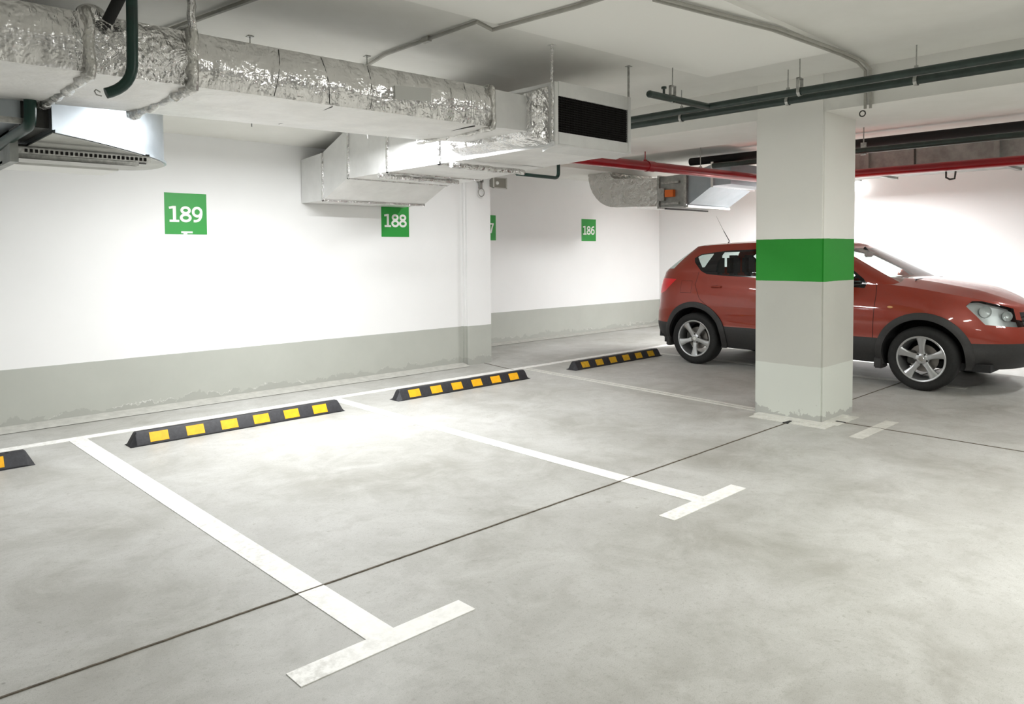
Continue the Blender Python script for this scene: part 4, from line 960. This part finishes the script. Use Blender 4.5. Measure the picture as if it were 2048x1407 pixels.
# lamp details near side/far side
for s in (-1, 1):
    for (L, z, r) in ((3.12, 0.81, 0.060), (3.27, 0.765, 0.050)):
        nb = NB(); x = s*(surf(L, z)-0.045)
        lathe(nb, [(r, 0.0), (r*0.9, -0.015), (r*0.5, -0.03), (0.004, -0.035)], 20); xf(nb, Matrix.Translation((x, -L, z))@Matrix.Rotation(math.radians(s*-40 if s < 0 else 40), 4, 'Z')@Matrix.Scale(s, 4, (1, 0, 0)))
        link('reflector_bowl', nb, 'lamp_silver', [o_ for o_ in bpy.data.objects if o_.name.startswith('headlamp')][0 if s < 0 else 1], smooth=True)
    # marker, handles, mirror
    nb = NB(); bmesh.ops.create_uvsphere(nb, u_segments=14, v_segments=8, radius=1); xf(nb, Matrix.Translation((s*(surf(2.33, 0.83)+0.001), -2.33, 0.835))@Matrix.Diagonal((0.008, 0.028, 0.012, 1))); link('side_marker', nb, 'badge_orange', car, smooth=True)
    for L in (0.30, 1.30):
        nb = NB(); xx = s*(surf(L, 0.985)+0.012); 
        tube(nb, [(xx-s*0.03, -(L-0.075), 0.985), (xx, -(L-0.06), 0.987), (xx+s*0.006, -L, 0.990), (xx, -(L+0.06), 0.987), (xx-s*0.03, -(L+0.075), 0.985)], 0.012, 8); link('door_handle', nb, 'paint', car, smooth=True)
        nb = NB(); bmesh.ops.create_uvsphere(nb, u_segments=14, v_segments=8, radius=1); xf(nb, Matrix.Translation((s*(surf(L, 0.985)-0.004), -L, 0.975))@Matrix.Diagonal((0.006, 0.06, 0.028, 1))); link('handle_recess', nb, 'seam', car, smooth=True)
    nb = NB(); bmesh.ops.create_uvsphere(nb, u_segments=20, v_segments=12, radius=1); xf(nb, Matrix.Translation((s*0.945, -1.86, 1.105))@Matrix.Diagonal((0.11, 0.07, 0.085, 1))); mh = link('door_mirror', nb, 'paint', car, smooth=True)
    nb = NB(); box(nb, min(s*0.80, s*0.90), max(s*0.80, s*0.90), -1.93, -1.86, 1.06, 1.085); link('mirror_arm', nb, 'car_plastic', mh)
    # wheel arch trims
    for Lc in (0.0, 2.63):
        nb = NB(); n = 44; rings_ = []
        for k in range(n+1):
            a = math.radians(-18+216*k/n); rr = []
            for (r_, off, inn) in ((AR-0.012, -0.03, 0), (AR-0.012, 0.022, 0), (AR+0.02, 0.026, 0), (AR+0.056, 0.014, 0), (AR+0.06, -0.02, 0)):
                L, z = Lc+r_*math.cos(a), max(0.235, 0.345+r_*math.sin(a)); hw = surf(L, max(z, 0.26))
                rr.append(nb.verts.new((s*(hw+off), -L, z)))
            rings_.append(rr)
        for A, B in zip(rings_, rings_[1:]):
            for k in range(4): nb.faces.new([A[k], A[k+1], B[k+1], B[k]])
        bmesh.ops.recalc_face_normals(nb, faces=nb.faces); link('arch_trim', nb, 'car_plastic', car, smooth=True, ang=50)
        nb = NB(); n = 30; A_ = []
        for k in range(n+1):
            a = math.radians(-15+210*k/n); L, z = Lc+(AR)*math.cos(a), max(0.24, 0.345+AR*math.sin(a))
            A_.append((nb.verts.new((s*surf(L, max(z, 0.26)), -L, z)), nb.verts.new((s*0.52, -L, z))))
        for A, B in zip(A_, A_[1:]): nb.faces.new([A[0], A[1], B[1], B[0]])
        nb.faces.new([q[1] for q in A_]); link('arch_liner', nb, 'interior', car, smooth=True)
    # mud flap below front arch rear edge
    nb = NB(); box(nb, min(s*0.70, s*0.865), max(s*0.70, s*0.865), -2.255, -2.17, 0.185, 0.30, bev=0.012); link('mud_flap', nb, 'car_plastic', car)
    nb = NB(); box(nb, min(s*0.70, s*0.85), max(s*0.70, s*0.85), 0.37, 0.44, 0.20, 0.32, bev=0.012); link('mud_flap', nb, 'car_plastic', car)
# underbody and cabin
nb = NB(); box(nb, -0.72, 0.72, -3.2, 0.55, 0.225, 0.30); link('underbody', nb, 'interior', car)
nb = NB(); box(nb, -0.50, 0.50, -3.1, -1.9, 0.30, 0.92); link('engine_bay', nb, 'interior', car)
nb = NB(); hexa(nb, [(-0.73, 0.5, 0.30), (0.73, 0.5, 0.30), (0.73, 0.62, 0.30), (-0.73, 0.62, 0.30), (-0.70, 0.40, 1.0), (0.70, 0.40, 1.0), (0.70, 0.60, 1.0), (-0.70, 0.60, 1.0)]); link('boot_liner', nb, 'interior', car)
nb = NB()
for s in (-1, 1): box(nb, min(s*0.735, s*0.775), max(s*0.735, s*0.775), -2.0, 0.45, 0.72, 1.03)
link('door_lining', nb, 'interior', car)
nb = NB(); prism(nb, [(-1.60, 0.75), (-2.38, 0.80), (-2.38, 1.035), (-2.0, 1.05), (-1.72, 1.03), (-1.60, 0.95)], -0.72, 0.72, ax='x'); link('dashboard', nb, 'interior', car)
nb = NB(); tube(nb, [(0.36+0.185*math.cos(t), -1.50-0.07*math.sin(t), 0.98+0.17*math.sin(t)) for t in [2*PI*k/28 for k in range(29)]], 0.015, 8, cap=False); tube(nb, [(0.20, -1.5, 0.98), (0.36, -1.53, 0.97), (0.52, -1.5, 0.98)], 0.012, 8); link('steering_wheel', nb, 'gloss_black', car, smooth=True)
def seat(x, y, wd, bench=False):
    nb = NB(); box(nb, x-wd/2, x+wd/2, y-0.50, y, 0.36, 0.55, bev=0.05); o_ = link('seat', nb, 'seat_fabric', car, smooth=True)
    nb = NB(); hexa(nb, [(x-wd/2, y-0.08, 0.5), (x+wd/2, y-0.08, 0.5), (x+wd/2, y+0.06, 0.5), (x-wd/2, y+0.06, 0.5), (x-wd/2+0.04, y+0.12, 1.08), (x+wd/2-0.04, y+0.12, 1.08), (x+wd/2-0.04, y+0.22, 1.08), (x-wd/2+0.04, y+0.22, 1.08)])
    bmesh.ops.bevel(nb, geom=nb.edges[:], offset=0.035, segments=3, affect='EDGES'); link('seat_back', nb, 'seat_fabric', o_, smooth=True)
    for hx in ((x,) if not bench else (x-0.4, x, x+0.4)):
        nb = NB(); box(nb, hx-0.12, hx+0.12, y+0.15, y+0.25, 1.10, 1.27 if not bench else 1.37, bev=0.035); tube(nb, [(hx, y+0.19, 1.04), (hx, y+0.20, 1.14)], 0.03, 8); link('headrest', nb, 'seat_fabric', o_, smooth=True)
seat(-0.36, -1.15, 0.50); seat(0.36, -1.15, 0.50); seat(0, -0.25, 1.30, True)
nb = NB(); box(nb, -0.11, 0.11, -1.80, -1.775, 1.345, 1.405, bev=0.01); tube(nb, [(0, -1.79, 1.40), (0, -1.74, 1.46)], 0.012, 8); link('rear_view_mirror', nb, 'interior', car)
for s in (-1, 1):
    nb = NB(); x0_, x1_ = sorted((s*0.12, s*0.50)); hexa(nb, [(x0_, -1.70, 1.40), (x1_, -1.70, 1.39), (x1_, -1.69, 1.39), (x0_, -1.69, 1.40), (x0_, -1.56, 1.455), (x1_, -1.56, 1.44), (x1_, -1.55, 1.44), (x0_, -1.55, 1.455)]); link('sun_visor', nb, 'speaker_grey', car)
nb = NB(); prism(nb, [(-2.36, 1.085), (-2.44, 1.09), (-2.50, 1.082), (-2.50, 1.06), (-2.30, 1.05)], -0.60, 0.60, ax='x'); link('cowl', nb, 'car_plastic', car)
for x0_, x1_ in ((-0.55, -0.02), (0.0, 0.58)):
    nb = NB(); tube(nb, [(x0_, -2.47, 1.10), (x0_+0.03, -2.46, 1.112), ((x0_+x1_)/2, -2.455, 1.113), (x1_, -2.42, 1.108)], 0.007, 6); link('wiper', nb, 'car_plastic', car)
nb = NB(); tube(nb, [(0.0, 0.02, 1.528), (0.0, 0.0, 1.545)], 0.022, 10); an = link('antenna', nb, 'car_plastic', car, smooth=True)
nb = NB(); tube(nb, [(0, 0.0, 1.54), (0, 0.10, 1.70)], [0.006, 0.005], 8); link('mast_base', nb, 'car_plastic', an); nb = NB(); tube(nb, [(0, 0.10, 1.70), (0, 0.215, 1.905)], [0.004, 0.002], 8); link('mast', nb, 'steel', an)
# wheels
def make_wheel(x, L, s, rot):
    R0 = 0.324; wh = bpy.data.objects.new('wheel', None); COL.objects.link(wh); wh.parent = car; wh.location = (x, -L, R0); wh.scale = (s, 1, 1)   # outer face at local -x
    nb = NB(); prof = [(0.222, -0.088), (0.25, -0.10), (0.285, -0.105), (0.308, -0.095), (0.320, -0.075), (R0, -0.04), (R0, 0.04), (0.320, 0.075), (0.308, 0.095), (0.25, 0.10), (0.222, 0.088)]
    lathe(nb, prof, 64, close=True); bmesh.ops.recalc_face_normals(nb, faces=nb.faces); link('tyre', nb, 'tyre', wh, smooth=True, ang=50)
    nb = NB(); lathe(nb, [(0.228, -0.092), (0.232, -0.098), (0.226, -0.102), (0.214, -0.098), (0.208, -0.085), (0.196, -0.03), (0.19, 0.06), (0.19, 0.09), (0.224, 0.09), (0.200, 0.04), (0.205, -0.03), (0.228, -0.085)], 64, close=True)
    for k in range(5):
        a = rot+2*PI*k/5; nb2 = []
        stn = [(0.035, 0.034, -0.072, 0.03), (0.09, 0.025, -0.080, 0.028), (0.14, 0.030, -0.085, 0.026), (0.185, 0.040, -0.090, 0.024), (0.214, 0.052, -0.094, 0.022)]
        R_ = []
        for (r_, hw, xf_, th) in stn:
            ring_ = []
            for (t, dx) in ((-1, th), (-1, 0.008), (-0.72, 0), (-0.3, -0.001), (0.3, -0.001), (0.72, 0), (1, 0.008), (1, th)):
                y_, z_ = r_, t*hw; ring_.append(nb.verts.new((xf_+dx, y_*math.cos(a)-z_*math.sin(a), y_*math.sin(a)+z_*math.cos(a))))
            R_.append(ring_)
        for A, B in zip(R_, R_[1:]):
            for q in range(8): nb.faces.new([A[q], A[(q+1) % 8], B[(q+1) % 8], B[q]])
        nb.faces.new(R_[0]); nb.faces.new(R_[-1][::-1])
    lathe(nb, [(0.0001, -0.080), (0.03, -0.080), (0.055, -0.076), (0.068, -0.066), (0.070, -0.04), (0.0001, -0.04)], 36)
    bmesh.ops.recalc_face_normals(nb, faces=nb.faces); link('rim', nb, 'alloy', wh, smooth=True, ang=40)
    nb = NB(); lathe(nb, [(0.0001, -0.084), (0.022, -0.084), (0.027, -0.080), (0.0001, -0.078)], 28); link('centre_cap', nb, 'chrome', wh, smooth=True)
    for k in range(5):
        a = rot+2*PI*(k+0.5)/5; nb = NB(); tube(nb, [(-0.066, 0.056*math.cos(a), 0.056*math.sin(a)), (-0.085, 0.056*math.cos(a), 0.056*math.sin(a))], 0.0095, 10); link('lug_nut', nb, 'dark_metal', wh)
    nb = NB(); lathe(nb, [(0.0001, 0.0), (0.14, 0.0), (0.14, 0.012), (0.0001, 0.012)], 36); link('brake_disc', nb, 'disc', wh)
    nb = NB(); box(nb, -0.025, 0.03, 0.07, 0.15, -0.06, 0.07, bev=0.01); link('caliper', nb, 'dark_metal', wh)
for L, rot in ((0.0, -PI/2), (2.63, PI/2)):
    make_wheel(-0.785, L, 1, rot); make_wheel(0.785, L, -1, rot)
bm.free()
